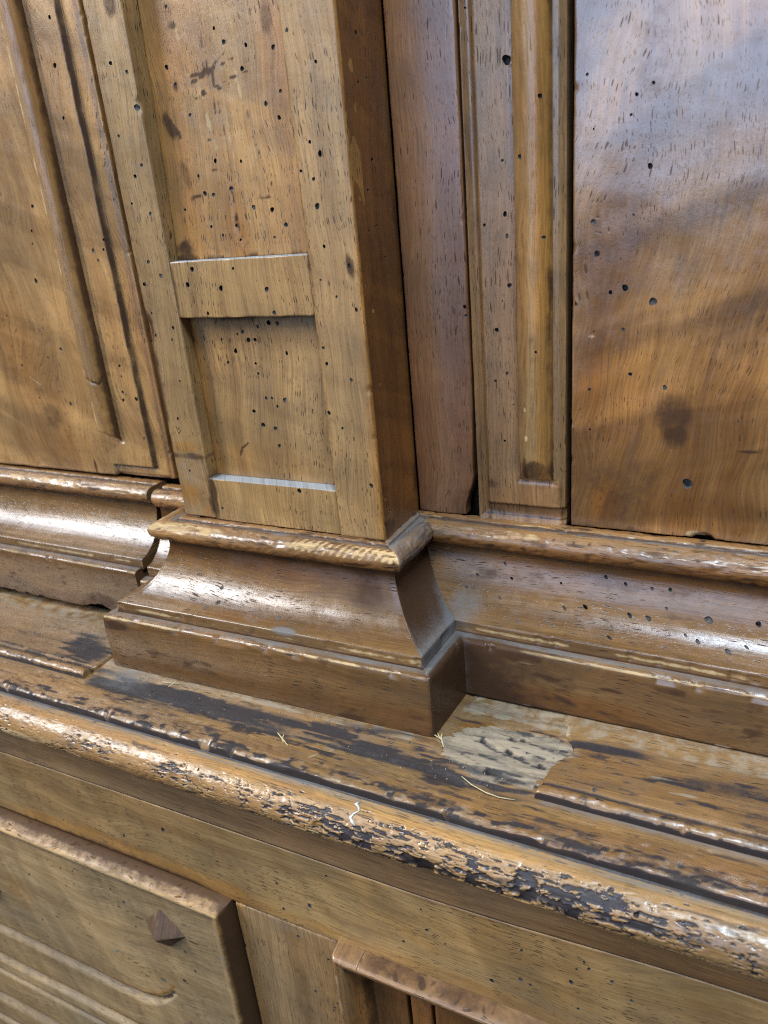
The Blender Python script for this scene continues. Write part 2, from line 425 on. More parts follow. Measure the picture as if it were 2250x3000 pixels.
def wood(name, c1, c2, pore=.55, pore_len=1.0, fig=.25, fig_dir=.35, fig_freq=70., angle=0., wavy=1.0, rough=.30, spec=.65,
         warm=(1.10, .86, .48), stain_and_shade=(.045, .022, .012), raw_and_lit=(.40, .27, .13), dust=(.125, .120, .114), dirt=.3, speck=.5, coat=0.0, bump=.3, rvar=.12, pw=1.0, matte=.72):
    """varnished walnut: grain along u, pores as short dark strokes, cross figure, dirt, and four hand-placed layers of marks and painted light in the mask attribute"""
    t = NT(name)
    uvn = t.n('ShaderNodeUVMap', uv_map='UVMap')
    sep = t.n('ShaderNodeSeparateXYZ')
    mp = t.n('ShaderNodeMapping')
    mp.inputs['Rotation'].default_value = (0, 0, math.radians(angle))
    t.l(uvn.outputs[0], mp.inputs[0])
    t.l(mp.outputs[0], sep.inputs[0])
    u0, v0 = sep.outputs[0], sep.outputs[1]
    wob = t.noise(t.vec(t.math('MULTIPLY', u0, 9.), t.math('MULTIPLY', v0, 14.)), 1, 2)
    v = t.math('ADD', v0, t.math('MULTIPLY', t.math('SUBTRACT', wob, .5), .022 * wavy))
    u = u0
    # growth streaks
    st = t.noise(t.vec(t.math('MULTIPLY', u, 3.5), t.math('MULTIPLY', v, 75.)), 1, 5, .62)
    st = t.rng(st, .32, .70)
    fine = t.noise(t.vec(t.math('MULTIPLY', u, 60.), t.math('MULTIPLY', v, 1500.)), 1, 3, .6)
    big = t.noise(t.vec(t.math('MULTIPLY', u0, 11.), t.math('MULTIPLY', v0, 16.)), 1, 3)
    col = t.mix(st, c1, c2)
    tone = t.mix(1.0, col, t.mix(t.rng(big, .3, .7), (.80, .80, .82), (1.14, 1.08, 1.0)), 'MULTIPLY')
    # cross figure (curl)
    fu = t.math('MULTIPLY', t.math('ADD', u0, t.math('MULTIPLY', v0, fig_dir)), fig_freq)
    fg = t.noise(t.vec(fu, t.math('MULTIPLY', v0, 9.)), 1, 3, .5, .6)
    fgm = t.rng(fg, .33, .67)
    tone = t.mix(1.0, tone, t.mix(fgm, (1 - fig, 1 - fig * 1.08, 1 - fig * 1.15), (1 + fig * .55, 1 + fig * .5, 1 + fig * .4)), 'MULTIPLY')
    tone = t.mix(1.0, tone, t.mix(t.rng(fine, .3, .7), (.82, .81, .80), (1.13, 1.12, 1.10)), 'MULTIPLY')
    # pores: two sets of short strokes along the grain
    dens = t.noise(t.vec(t.math('MULTIPLY', u0, 22.), t.math('MULTIPLY', v0, 38.)), 1, 3)
    dens = t.rng(dens, .34, .64, .45, 1.2)
    jit = t.math('MULTIPLY', t.math('SUBTRACT', t.noise(t.vec(t.math('MULTIPLY', u0, 90.), t.math('MULTIPLY', v0, 160.)), 1, 1), .5), .0016)
    vj = t.math('ADD', v, jit)
    d1, r1 = t.voro(t.vec(t.math('MULTIPLY', u, 130. / pore_len), t.math('MULTIPLY', vj, 950.)))
    d2, r2 = t.voro(t.vec(t.math('MULTIPLY', u, 250. / pore_len), t.math('MULTIPLY', vj, 1650.)))
    rs1 = t.n('ShaderNodeSeparateColor'); t.l(r1, rs1.inputs[0])
    rs2 = t.n('ShaderNodeSeparateColor'); t.l(r2, rs2.inputs[0])
    th1 = t.math('MULTIPLY', t.math('MULTIPLY', rs1.outputs[0], .235 * pw), dens)
    th2 = t.math('MULTIPLY', t.math('MULTIPLY', rs2.outputs[0], .205 * pw), dens)
    p1 = t.math('MULTIPLY', t.rng(t.math('SUBTRACT', d1, th1), -.06, .03, 1.0, 0.0), t.math('GREATER_THAN', rs1.outputs[1], .22))
    p2 = t.math('MULTIPLY', t.rng(t.math('SUBTRACT', d2, th2), -.09, .05, .8, 0.0), t.math('GREATER_THAN', rs2.outputs[1], .25))
    por = t.math('MAXIMUM', p1, p2)
    tone = t.mix(t.math('MULTIPLY', por, pore), tone, (.026, .017, .012))
    hair = t.noise(t.vec(t.math('MULTIPLY', u, 14.), t.math('MULTIPLY', vj, 1100.)), 1, 3, .6)
    tone = t.mix(t.math('MULTIPLY', t.rng(hair, .57, .70), pore * .55), tone, (.07, .042, .022))
    # marks placed by hand, painted shade and highlights among them
    at = t.n('ShaderNodeAttribute', attribute_name='mask')
    asep = t.n('ShaderNodeSeparateColor'); t.l(at.outputs['Color'], asep.inputs[0])
    R, G, B, A = asep.outputs[0], asep.outputs[1], asep.outputs[2], at.outputs['Alpha']
    pos = t.n('ShaderNodeNewGeometry')
    pn = t.n('ShaderNodeTexNoise', noise_dimensions='3D')
    t.l(pos.outputs['Position'], pn.inputs['Vector'])
    pn.inputs['Scale'].default_value = 170.; pn.inputs['Detail'].default_value = 5.; pn.inputs['Roughness'].default_value = .65
    rag = t.math('SUBTRACT', pn.outputs[0], .5)
    pf = t.n('ShaderNodeTexNoise', noise_dimensions='3D')
    t.l(pos.outputs['Position'], pf.inputs['Vector'])
    pf.inputs['Scale'].default_value = 900.; pf.inputs['Detail'].default_value = 3.
    def rmask(x, hard=.8):
        return t.rng(t.math('ADD', x, t.math('MULTIPLY', rag, hard)), .30, .62)
    tone = t.mix(t.math('MULTIPLY', t.rng(t.math('ADD', G, t.math('MULTIPLY', rag, .5)), .05, .95), .85), tone, t.mix(1.0, tone, warm, 'MULTIPLY'))
    # old dirt in patches
    dm = t.noise(t.vec(t.math('MULTIPLY', u0, 26.), t.math('MULTIPLY', v0, 60.)), 1, 5, .65)
    tone = t.mix(t.math('MULTIPLY', t.rng(dm, .52, .75), dirt), tone, (.075, .048, .030))
    sp = t.rng(pf.outputs[0], .66, .74)
    tone = t.mix(t.math('MULTIPLY', sp, speck * .5), tone, (.05, .035, .025))
    rm = rmask(A)
    rawc = t.mix(t.rng(st, .2, .8), raw_and_lit, tuple(x * .62 for x in raw_and_lit))
    rawc = t.mix(t.math('MULTIPLY', t.rng(fine, .35, .7), .5), rawc, tuple(x * 1.25 for x in raw_and_lit))
    tone = t.mix(rm, tone, rawc)
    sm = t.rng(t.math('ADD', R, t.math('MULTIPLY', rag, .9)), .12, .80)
    tone = t.mix(t.math('MULTIPLY', sm, .92), tone, stain_and_shade)
    # dust lies where it is placed and, thinly, on whatever looks up
    nz = t.n('ShaderNodeSeparateXYZ'); t.l(pos.outputs['Normal'], nz.inputs[0])
    upw = t.rng(nz.outputs[2], .90, 1.0, 0.0, .10)
    dd = t.math('ADD', t.math('MULTIPLY', B, 1.0), upw)
    ds = t.rng(t.math('ADD', dd, t.math('MULTIPLY', t.math('ADD', rag, t.math('MULTIPLY', t.math('SUBTRACT', pf.outputs[0], .5), .9)), .55)), .10, 1.0)
    tone = t.mix(t.math('MULTIPLY', ds, .80), tone, dust)
    # surface
    b = t.n('ShaderNodeBsdfPrincipled')
    t.l(tone, b.inputs['Base Color'])
    rr = t.math('ADD', rough, t.math('MULTIPLY', t.rng(pn.outputs[0], .3, .75), rvar))
    rr = t.math('ADD', rr, t.math('MULTIPLY', por, .22))
    rr = t.math('ADD', rr, t.math('MULTIPLY', t.math('MAXIMUM', rm, ds), .42))
    t.l(rr, b.inputs['Roughness'])
    sl = t.math('MULTIPLY', t.math('SUBTRACT', 1.0, t.math('MULTIPLY', t.math('MAXIMUM', rm, ds), .8)), spec)
    sl = t.math('MULTIPLY', sl, t.math('SUBTRACT', 1.0, t.math('MULTIPLY', por, .8)))
    sl = t.math('MULTIPLY', sl, t.math('SUBTRACT', 1.0, t.math('MULTIPLY', sm, matte)))
    t.l(sl, b.inputs['Specular IOR Level'])
    b.inputs['Coat Weight'].default_value = coat
    b.inputs['Coat Roughness'].default_value = rough * .9
    t.l(bp.outputs[0], b.inputs['Coat Normal']) if False else None
    hgt = t.math('ADD', t.math('MULTIPLY', por, -.55), t.math('MULTIPLY', fine, .22))
    hgt = t.math('ADD', hgt, t.math('MULTIPLY', pn.outputs[0], .9))
    hgt = t.math('ADD', hgt, t.math('MULTIPLY', t.math('MULTIPLY', ds, pf.outputs[0]), .5))
    bp = t.n('ShaderNodeBump')
    bp.inputs['Strength'].default_value = bump
    bp.inputs['Distance'].default_value = .00035
    t.l(hgt, bp.inputs['Height'])
    t.l(bp.outputs[0], b.inputs['Normal'])
    o = t.n('ShaderNodeOutputMaterial')
    t.l(b.outputs[0], o.inputs[0])
    return t.mat

def plain(name, c1, c2, scale=400., rough=.7):
    t = NT(name)
    pos = t.n('ShaderNodeNewGeometry')
    pn = t.n('ShaderNodeTexNoise', noise_dimensions='3D')
    t.l(pos.outputs['Position'], pn.inputs['Vector'])
    pn.inputs['Scale'].default_value = scale
    pn.inputs['Detail'].default_value = 4
    b = t.n('ShaderNodeBsdfPrincipled')
    t.l(t.mix(t.rng(pn.outputs[0], .3, .7), c1, c2), b.inputs['Base Color'])
    b.inputs['Roughness'].default_value = rough
    b.inputs['Specular IOR Level'].default_value = .08
    o = t.n('ShaderNodeOutputMaterial')
    t.l(b.outputs[0], o.inputs[0])
    return t.mat

HOLE = plain('worm_hole_wood', (.034, .028, .024), (.085, .076, .070))
INNER = plain('dark_backing_wood', (.016, .011, .008), (.03, .02, .013))
STRAW = plain('straw_fibre', (.30, .235, .125), (.43, .345, .20), 1500.)
PAINT = plain('dried_white_drip', (.36, .34, .30), (.54, .52, .47), 900., .45)

W_PIL = wood('walnut_pilaster', (0.326, 0.191, 0.074), (0.227, 0.127, 0.046), pore=.9, pw=.88, fig=.10, dirt=.22)
W_RAIL = wood('walnut_rail', (0.317, 0.187, 0.070), (0.217, 0.122, 0.043), pore=.9, pw=.88, raw_and_lit=(.21, .20, .19), fig=.10, dirt=.15)  # the pale colour here is dust and overhead light on the rail tops
W_PAN = wood('walnut_panel', (0.333, 0.180, 0.058), (0.242, 0.121, 0.036), pore=.8, pw=.9, fig=.2, fig_freq=40, dirt=.20)
W_SIDE = wood('walnut_side', (0.169, 0.075, 0.020), (0.113, 0.046, 0.012), pore=.55, fig=.16, dirt=.3, rough=.34)
W_STRIP = wood('walnut_strip', (0.225, 0.105, 0.044), (0.164, 0.068, 0.029), pore=.8, pw=.85, pore_len=1.3, fig=.06, dirt=.2, coat=.3, rough=.27, wavy=.7)
W_FRAME = wood('walnut_frame', (0.258, 0.141, 0.059), (0.178, 0.091, 0.036), pore=.75, pore_len=1.4, fig=.06, dirt=.3, coat=.25, rough=.28, wavy=.5)
W_BEAD = wood('walnut_bead', (0.301, 0.177, 0.068), (0.218, 0.114, 0.040), pore=.3, pore_len=2., fig=.05, dirt=.2, rough=.27, wavy=.4)
W_DOOR = wood('walnut_veneer', (0.265, 0.135, 0.044), (0.167, 0.076, 0.023), pore=.7, pore_len=1.15, pw=.78, fig=.38, fig_dir=-.45, fig_freq=30, angle=-9, wavy=1.5, dirt=.35, rough=.19, spec=1.0, coat=.45)
W_DOORL = wood('walnut_veneer_pale', (0.313, 0.177, 0.066), (0.228, 0.117, 0.041), pore=.6, pore_len=.9, fig=.24, fig_dir=.5, fig_freq=42, angle=5, wavy=2.0, dirt=.2, rough=.30)
W_MOULD = wood('walnut_moulding', (0.151, 0.082, 0.031), (0.102, 0.050, 0.017), pore=.9, pw=.85, pore_len=1.5, fig=.07, dirt=.30, rough=.205, spec=.6, wavy=.6)
W_TORUS = wood('walnut_worn_bead', (0.260, 0.139, 0.051), (0.180, 0.088, 0.032), pore=.6, pore_len=1.5, fig=.05, dirt=.4, rough=.24, rvar=.26, raw_and_lit=(.46, .30, .14), wavy=.5)
W_LEDGE = wood('walnut_ledge', (0.200, 0.117, 0.046), (0.128, 0.068, 0.026), pore=.7, pore_len=1.6, fig=.05, dirt=.45, rough=.23, rvar=.28, matte=.88, stain_and_shade=(.022, .020, .022), raw_and_lit=(.245, .185, .120), wavy=.6)
W_NOSE = wood('walnut_nosing', (0.290, 0.172, 0.069), (0.217, 0.116, 0.042), pore=.6, pore_len=1.6, fig=.05, dirt=.45, rough=.24, spec=.6, rvar=.30, matte=.55, stain_and_shade=(.018, .019, .024), raw_and_lit=(.46, .30, .14), wavy=.5)
W_FRZ = wood('walnut_frieze', (0.286, 0.181, 0.075), (0.207, 0.120, 0.046), pore=.9, pw=.85, pore_len=1.1, fig=.20, fig_dir=.55, fig_freq=26, dirt=.3, rough=.36)
W_FRB = wood('walnut_frieze_band', (0.229, 0.139, 0.067), (0.153, 0.086, 0.038), pore=.5, pore_len=2.6, fig=.03, dirt=.25, rough=.36, wavy=.35)
W_LOW = wood('walnut_low_stile', (0.267, 0.166, 0.077), (0.186, 0.108, 0.045), pore=.75, pore_len=1.5, fig=.06, dirt=.25, rough=.42, spec=.45, wavy=.5)
W_DRW = wood('walnut_drawer', (0.307, 0.209, 0.104), (0.238, 0.155, 0.072), pore=.65, pore_len=1.2, fig=.14, dirt=.32, rough=.42, spec=.45, raw_and_lit=(.10, .14, .13))
W_DARK = wood('walnut_dark', (0.192, 0.093, 0.032), (0.125, 0.057, 0.019), pore=.5, fig=.1, dirt=.3, rough=.32)
W_TORN = wood('torn_raw_wood', (0.403, 0.346, 0.227), (0.288, 0.236, 0.149), pore=.35, pore_len=2.2, fig=.04, dirt=.22, rough=.7, spec=.15, stain_and_shade=(.05, .04, .035), bump=1.0)

# ================================================================== UPPER CABINET
def thing(name, label, cat, loc, group=None):
    o = empty(name, loc)
    o['label'] = label
    o['category'] = cat
    if group: o['group'] = group
    return o

upper = thing('upper_cabinet', 'old worm-eaten walnut upper cupboard with panelled pilaster, standing on the wide moulded ledge', 'cabinet', (0, .034, -.072))
TOP = 330.

# unseen dark boards added to stop light leaking through the gaps
def slab(name, x, y, z, mat, parent):
    a = Acc()
    relief(x, z, -y[0], y[1] - y[0], h=None, acc=a, g=40, wav=0, r=.5, chips=0)
    return a.build(name, [mat, mat], parent)
slab('light_stop_board', (-440, 440), (48, 62), (-66, TOP), INNER, upper)

# ---- pilaster
pil = empty('pilaster', parent=upper)

def m_stile_l(U, V):
    n = fbm(U / 7, V / 14, 31)
    grey = blob(U, V, -100, 24, 9, 10, 0, .25) * .55 + blob(U, V, -103, 6, 7, 6, 0, .5) * .45
    warm = blob(U, V, -104, 12, 6, 6, 20) * .8 + blob(U, V, -102, 36, 8, 3, 0) * .7 + blob(U, V, -94, 3, 4, 7) * .6
    dark = blob(U, V, -100, 31.5, 12, 1.6, 0) * .55 + blob(U, V, -91.3, 12, 1.8, 14) * .55 + blob(U, V, -110, 70, 2.2, 28) * .55 + blob(U, V, -109.5, 92, 3.0, 7) * .7
    dark = dark + sst(-108.6, -110, U) * .35 + blob(U, V, -97, 213, 3, 5, 0) * .6 + sst(.62, .8, vn(U / 5, V / 5, 9)) * .18
    return M4(U, dark, warm, grey * .55, sst(-91.8, -91.1, U) * .25 * (n > .5))
a = relief((-110, -91), (.6, TOP), 0, 9, r=.7, holes=HOLES['stile_l'], mask=m_stile_l, fb=(0, 232), seed=2,
           h=lambda U, V: -1.8 * blob(U, V, -110.3, 91, 1.6, 5.5, 8, .3) - 1.0 * blob(U, V, -91, 178, 1.2, 2.6, 0, .4))
a.build('stile', [W_PIL, HOLE], pil)

def m_stile_r(U, V):
    dark = sst(-19.5, -22.2, U) * .38 * (vn(U, V / 9, 4) > .35) + blob(U, V, -4, 113.5, 1.8, 5, 10) * .8 + blob(U, V, -21, 113, 1.6, 8) * .4
    dark = dark + sst(-1.4, -.2, U) * .10
    warm = sst(-2.5, -.3, U) * .9 + blob(U, V, -1, 30, 4, 60) * .4
    raw_and_lit = sst(-1.3, -.6, U) * .30 * sst(60, 130, V)
    return M4(U, dark, warm, blob(U, V, -9, 180, 8, 40, 0, .8) * .28, raw_and_lit)
a = relief((-22, -.05), (-.6, TOP), 0, 9, r=.8, holes=HOLES['stile_r'], mask=m_stile_r, fb=(-1, 214), seed=5, edges=(0, 1, 1, 1), chips=.6)
a.build('stile', [W_PIL, HOLE], pil)

def m_side(U, V):
    return M4(U, sst(30, 35.5, U) * .35 + blob(U, V, 4, 4, 8, 4) * .5 + sst(.6, .85, vn(U / 9, V / 22, 12)) * .3, .35 + .4 * vn(U / 11, V / 60, 3) + sst(3, 0, U) * .4, blob(U, V, 12, 2, 20, 4) * .25)
a = relief((.9, 36.6), (-.8, TOP), -.02, 8, frame=POS_X, r=.6, edges=(1, 0, 1, 1), holes=HOLES['side'], mask=m_side, fb=(-1, 210), seed=6, g=1.1)
a.build('side_board', [W_SIDE, HOLE], pil)
a = relief((.9, 35.2), (-.8, TOP), 110 - .02, 8, frame=((0, 1, 0), (0, 0, 1), (-1, 0, 0)), r=.6, fb=(-1, 210), seed=7, g=2.2)
a.build('side_board', [W_SIDE, HOLE], pil)

def m_panu(U, V):
    warm = .05 + blob(U, V, -84, 170, 9, 60, 0, .6) * .7 + blob(U, V, -58, 130, 6, 14, 0, .5) * .6 + blob(U, V, -30, 190, 9, 30, 0, .6) * .5 + blob(U, V, -70, 200, 12, 16) * .5
    pale = blob(U, V, -58, 178, 13, 26, 0, .7) * .22
    scr = 0
    for x0, z0, x1, z1, wd in ((-70, 184, -50, 189.5, .35), (-71, 178, -48, 182, .35), (-66, 180, -44, 184.5, .3), (-62, 186, -53, 192, .4), (-70, 186, -61, 187, .8),
                               (-57, 130, -58.5, 148, .45), (-56, 126, -58, 134, .5), (-49, 139.5, -41, 141, .5), (-45, 141, -40, 140, .4), (-80, 166, -84, 172, 1.1), (-72, 140, -58, 140, .2),
                               (-62, 190, -61, 172, .45), (-60, 186, -58, 164, .4), (-46, 165, -36, 137, .2), (-70, 163, -60, 164, .2), (-71, 152, -63, 152.5, .2), (-78, 143, -74, 143.5, .8)):
        scr = np.maximum(scr, (1 - sst(wd * .35, wd * 1.15, dist_seg(U + .5 * (vn(V / 2, U / 2, 3) - .5), V + .7 * (vn(U / 2, V / 3, 6) - .5), (x0, z0), (x1, z1)))) * (.45 + .6 * vn(U / 1.5, V / 1.5, 2)))
    dark = scr + blob(U, V, -84.5, 170, 2.5, 6, 20) * .75 + blob(U, V, -80, 152, 2.2, 7, 14) * .5 + blob(U, V, -66, 185, 8, 5, 10, .7) * .32 + blob(U, V, -86, 122, 6, 5) * .55 + blob(U, V, -33, 200, 3, 6) * .5
    dark = dark + sst(121.5, 119, V) * .5 * (vn(U / 4, V / 3, 5) > .4) + sst(.66, .8, vn(U / 6, V / 10, 14)) * .22
    for cx, cz, rx, rz in ((-78.5, 183.5, .8, 1.7), (-46, 170, 1.1, 2.), (-76, 204, 2.2, 1.5), (-63, 197, 1.0, 2.5)):
        dark = dark + blob(U, V, cx, cz, rx, rz) * .55
    raw_and_lit = np.zeros_like(U)
    for x0, z0, x1, z1 in ((-68, 187, -65, 168), (-66, 178, -63, 160), (-50, 186, -46, 166), (-56, 172, -55, 156), (-47, 160, -45, 148), (-75, 205, -74, 199)):
        raw_and_lit = np.maximum(raw_and_lit, (1 - sst(.4, 1.6, dist_seg(U, V, (x0, z0), (x1, z1)))) * .42 * (.5 + vn(U / 1.2, V / 5, 9)))
    return M4(U, dark, warm, pale, raw_and_lit)
a = relief((-91.2, -21.8), (118.4, TOP), -6.0, 4, mask=m_panu, holes=HOLES['panel_u'], edges=(0, 0, 0, 0), fb=(118, 232), seed=8,
           h=lambda U, V: -.034 * np.clip(V - 118, 0, 100) - .35 * blob(U, V, -57.8, 138, .7, 10, -4, .5) - .5 * blob(U, V, -56.6, 128, .5, 4, 8, .5))
a.build('upper_panel', [W_PAN, HOLE], pil)

def m_panl(U, V):
    dark = sst(92, 95.5, V) * .55 + blob(U, V, -66, 92, 9, 4) * .35 + sst(.68, .85, vn(U / 7, V / 9, 4)) * .2
    dark = np.maximum(dark, (1 - sst(.3, .9, dist_line(U, V, [(-75, 32), (-74, 35), (-70, 37.5)]))) * .8)
    warm = .15 + sst(-84, -90, U) * .7 + blob(U, V, -80, 60, 14, 40, 0, .7) * .25 + blob(U, V, -60, 28, 30, 9, 0, .6) * .25
    return M4(U, dark, warm, sst(24, 20, V) * .45 + blob(U, V, -54, 66, 14, 16, 0, .8) * .18, 0 * U)
a = relief((-91.2, -21.8), (20.5, 95.8), -6.6, 4, mask=m_panl, holes=HOLES['panel_l'], edges=(0, 0, 0, 0), seed=9)
a.build('lower_panel', [W_PIL, HOLE], pil)

def m_railm(U, V):
    dark = blob(U, V, -91, 107, 1.6, 12) * .6 + sst(97.2, 95.6, V) * .5 * sst(.35, .6, vn(U / 5, V, 3)) + sst(-24, -22.4, U) * .35
    return M4(U, dark, .12 + .2 * vn(U / 20, V / 5, 6), 0 * U, sst(118.45, 118.75, V) * 1.2)  # top edge painted pale: dust with the overhead light put in
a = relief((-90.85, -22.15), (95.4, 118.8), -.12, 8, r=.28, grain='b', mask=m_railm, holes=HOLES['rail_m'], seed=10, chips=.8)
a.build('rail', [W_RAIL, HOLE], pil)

def m_railb(U, V):
    dark = blob(U, V, -90, 10, 2.0, 12) * .75 + blob(U, V, -89.5, 16, 2.2, 5) * .4
    return M4(U, dark, 0 * U, 0 * U, sst(20.65, 20.95, V) * 1.2)  # top edge painted pale: dust with the overhead light put in
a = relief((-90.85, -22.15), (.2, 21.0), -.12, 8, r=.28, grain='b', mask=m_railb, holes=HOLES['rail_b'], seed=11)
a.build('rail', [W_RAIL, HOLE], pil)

# ---- narrow filler strip right of the pilaster
def m_strip(U, V):
    return M4(U, sst(4, 1.6, U) * .3 + sst(10, 0, V) * .30 * vn(U / 4, V / 4, 4) + blob(U, V, 26, 6, 4, 10) * .3, .15 + .2 * vn(U / 12, V / 50, 2), sst(3, -1, V) * .3, 0 * U)
def w_strip(U, V):
    wd = 29.0 - 1.2 * sst(60, 20, V) - 4.2 * sst(19, 2, V)
    return .75 + (U - .75) * (wd - .75) / (29. - .75) + .5 * (fbm(V / 22, V * 0, 5) - .5) * sst(20, 29, U), V
a = relief((.75, 29.0), (-.2, TOP), -35.5, 7, r=1.1, mask=m_strip, warp=w_strip, fb=(-1, 206), seed=12, chips=.25,
           holes=[(27.6, 92.5, .9), (27.9, 89, .8)], h=lambda U, V: .5 * np.sin(np.clip((U - 2) / 27, 0, 1) * np.pi))
a.build('filler_strip', [W_STRIP, HOLE], upper)

# ---- moulded frame with a rounded bead, right of the strip
def h_frame(U, V):
    d = np.minimum(U - 30.2, (V + 1.4) * .60)
    hh = 1.0 * sst(1.3, .5, d) - .9 * np.sin(np.clip((d - 1.0) / 4.2, 0, 1) * np.pi) * (d > 1.0)
    hh = hh + 2.5 * sst(5.1, 5.6, d) - 1.6 * sst(67.2, 67.7, U)
    hh = hh - .5 * (1 - sst(.2, .8, np.abs(U - 50.0))) * (V > 20)
    foot = (U > 48.8) & (U < 65.4) & (V > 18.4) & (V < 21.0)
    hh = hh + np.where(foot, -.5 * sst(18.4, 18.9, V) * sst(21.0, 20.6, V), 0)
    return hh
def m_frame(U, V):
    dark = (1 - sst(.3, 1.0, np.abs((V + 1.4) * .6 - 5.3))) * (U > 35) * .55 + (1 - sst(.3, .9, np.abs(V - 19.2))) * (U > 48.5) * (U < 66) * .6
    dark = dark + (1 - sst(.3, .9, np.abs(U - 35.4))) * sst(60, 5, V) * .45 + blob(U, V, 37, 17, 3, 2) * .5 + sst(2, -1, V) * .35 + (1 - sst(.3, .8, np.abs(V - 1.8))) * .6 * (U > 31)
    dark = dark + sst(.66, .85, vn(U / 3, V / 30, 8)) * .22 + blob(U, V, 66, 13, 3, 5) * .35
    warm = sst(32.2, 34, U) * (U < 35) * .7 + blob(U, V, 55, 8, 20, 12) * .25 + .15
    return M4(U, dark, warm, blob(U, V, 42, 190, 6, 60, 0, .8) * .22, 0 * U)
a = relief((30.2, 69.0), (-1.4, TOP), -36.0, 8, h=h_frame, r=.6, mask=m_frame, holes=HOLES['frame_r'], fb=(-2, 204), g=.8, seed=13, edges=(1, 1, 1, 1), wav=.1)
frm = a.build('frame_moulding', [W_FRAME, HOLE], upper)
def h_beadr(U, V):
    pr = np.where(U < 57.8, 5.8 * np.sin(np.clip((U - 49.9) / 7.9, 0, 1) * np.pi / 2) ** .8, 5.8 * np.sqrt(np.clip(1 - ((U - 57.8) / 6.7) ** 2.2, 0, 1)))
    pr = pr - .35 * (1 - sst(.2, .9, np.abs(U - 53.6))) * (V > 32)
    return np.minimum(pr, np.clip((V - 20.9 - .5 * vn(U / 2, V / 3, 3)) * .55 + .6, 0, 9)) - 5.8
def m_beadr(U, V):
    dark = blob(U, V, 55, 25, 8, 5.5, 0, .6) * .55 + sst(.6, .8, vn(U / 2, V / 26, 8)) * .3 + sst(62.6, 64.2, U) * .4 + sst(50.8, 50.0, U) * .5
    return M4(U, dark, .1 + sst(57.5, 59.5, U) * .85, 0 * U, sst(51, 52.5, U) * sst(57, 55, U) * (V > 30) * .22 + blob(U, V, 54.3, 40, .8, 1.2) * .5 + blob(U, V, 53.8, 52, .7, 1.0) * .45)  # left flank painted paler, right flank warmer and darker, as lit from left
a = relief((49.9, 64.4), (20.9, TOP), -27.7, 6.2, h=h_beadr, r=.25, mask=m_beadr, holes=HOLES['bead_r'], fb=(20, 204), g=.6, seed=113, wav=.08)
a.build('bead', [W_BEAD, HOLE], frm)

# ---- right door leaf
def m_doorr(U, V):
    k = 3 * (fbm(U / 14, V / 14, 3) - .5)
    dark = blob(U + k, V + k, 110, 51, 7.5, 9, 15, .5) * .62 + blob(U + k, V, 112, 41, 5, 4, 0, .5) * .5 + blob(U, V + k, 96, 24, 16, 9, 8, .7) * .42 + blob(U, V, 95, 8, 10, 9, 0, .7) * .45 + blob(U, V, 79, 12, 9, 14, 0, .8) * .25
    dark = dark + blob(U, V, 139, 38, 5.5, .55, 3) * .9 + blob(U, V, 146, 33, 6, 3, 10) * .35 + blob(U, V, 97, 172, 6, 14, 0, .8) * .35 + sst(3.5, 0, V) * .30 + sst(72.6, 71.3, U) * .35
    dark = dark + blob(U + k, V, 100, 118, 30, 8, 12, .8) * .28 + blob(U, V, 135, 95, 20, 6, 15, .8) * .25
    warm = blob(U, V, 88, 60, 18, 30, 20, .8) * .5 + blob(U, V, 85, 12, 6, 10, 0, .6) * .7 + blob(U, V, 130, 62, 16, 14, 0, .8) * .35 + blob(U, V, 125, 10, 30, 9, 0, .7) * .4 + blob(U, V, 82, 108, 14, 8, 12, .7) * .4
    pale = blob(U, V, 79, 80.5, 1.3, 1.1) * .6 + blob(U, V, 121, 1, 4.0, 2.6) * .8
    return M4(U, dark, warm, 0 * U, pale)
a = relief((71.3, 430), (.3, TOP), -35.3, 9, mask=m_doorr, holes=HOLES['door_r'], fa=(71, 168), fb=(0, 200), seed=14, wav=.35, r=.6, g=1.1, chips=.5,
           h=lambda U, V: -3.0 * blob(U, V, 124, .2, 3.6, 2.0, 0, .35))
a.build('door', [W_DOOR, HOLE], upper)

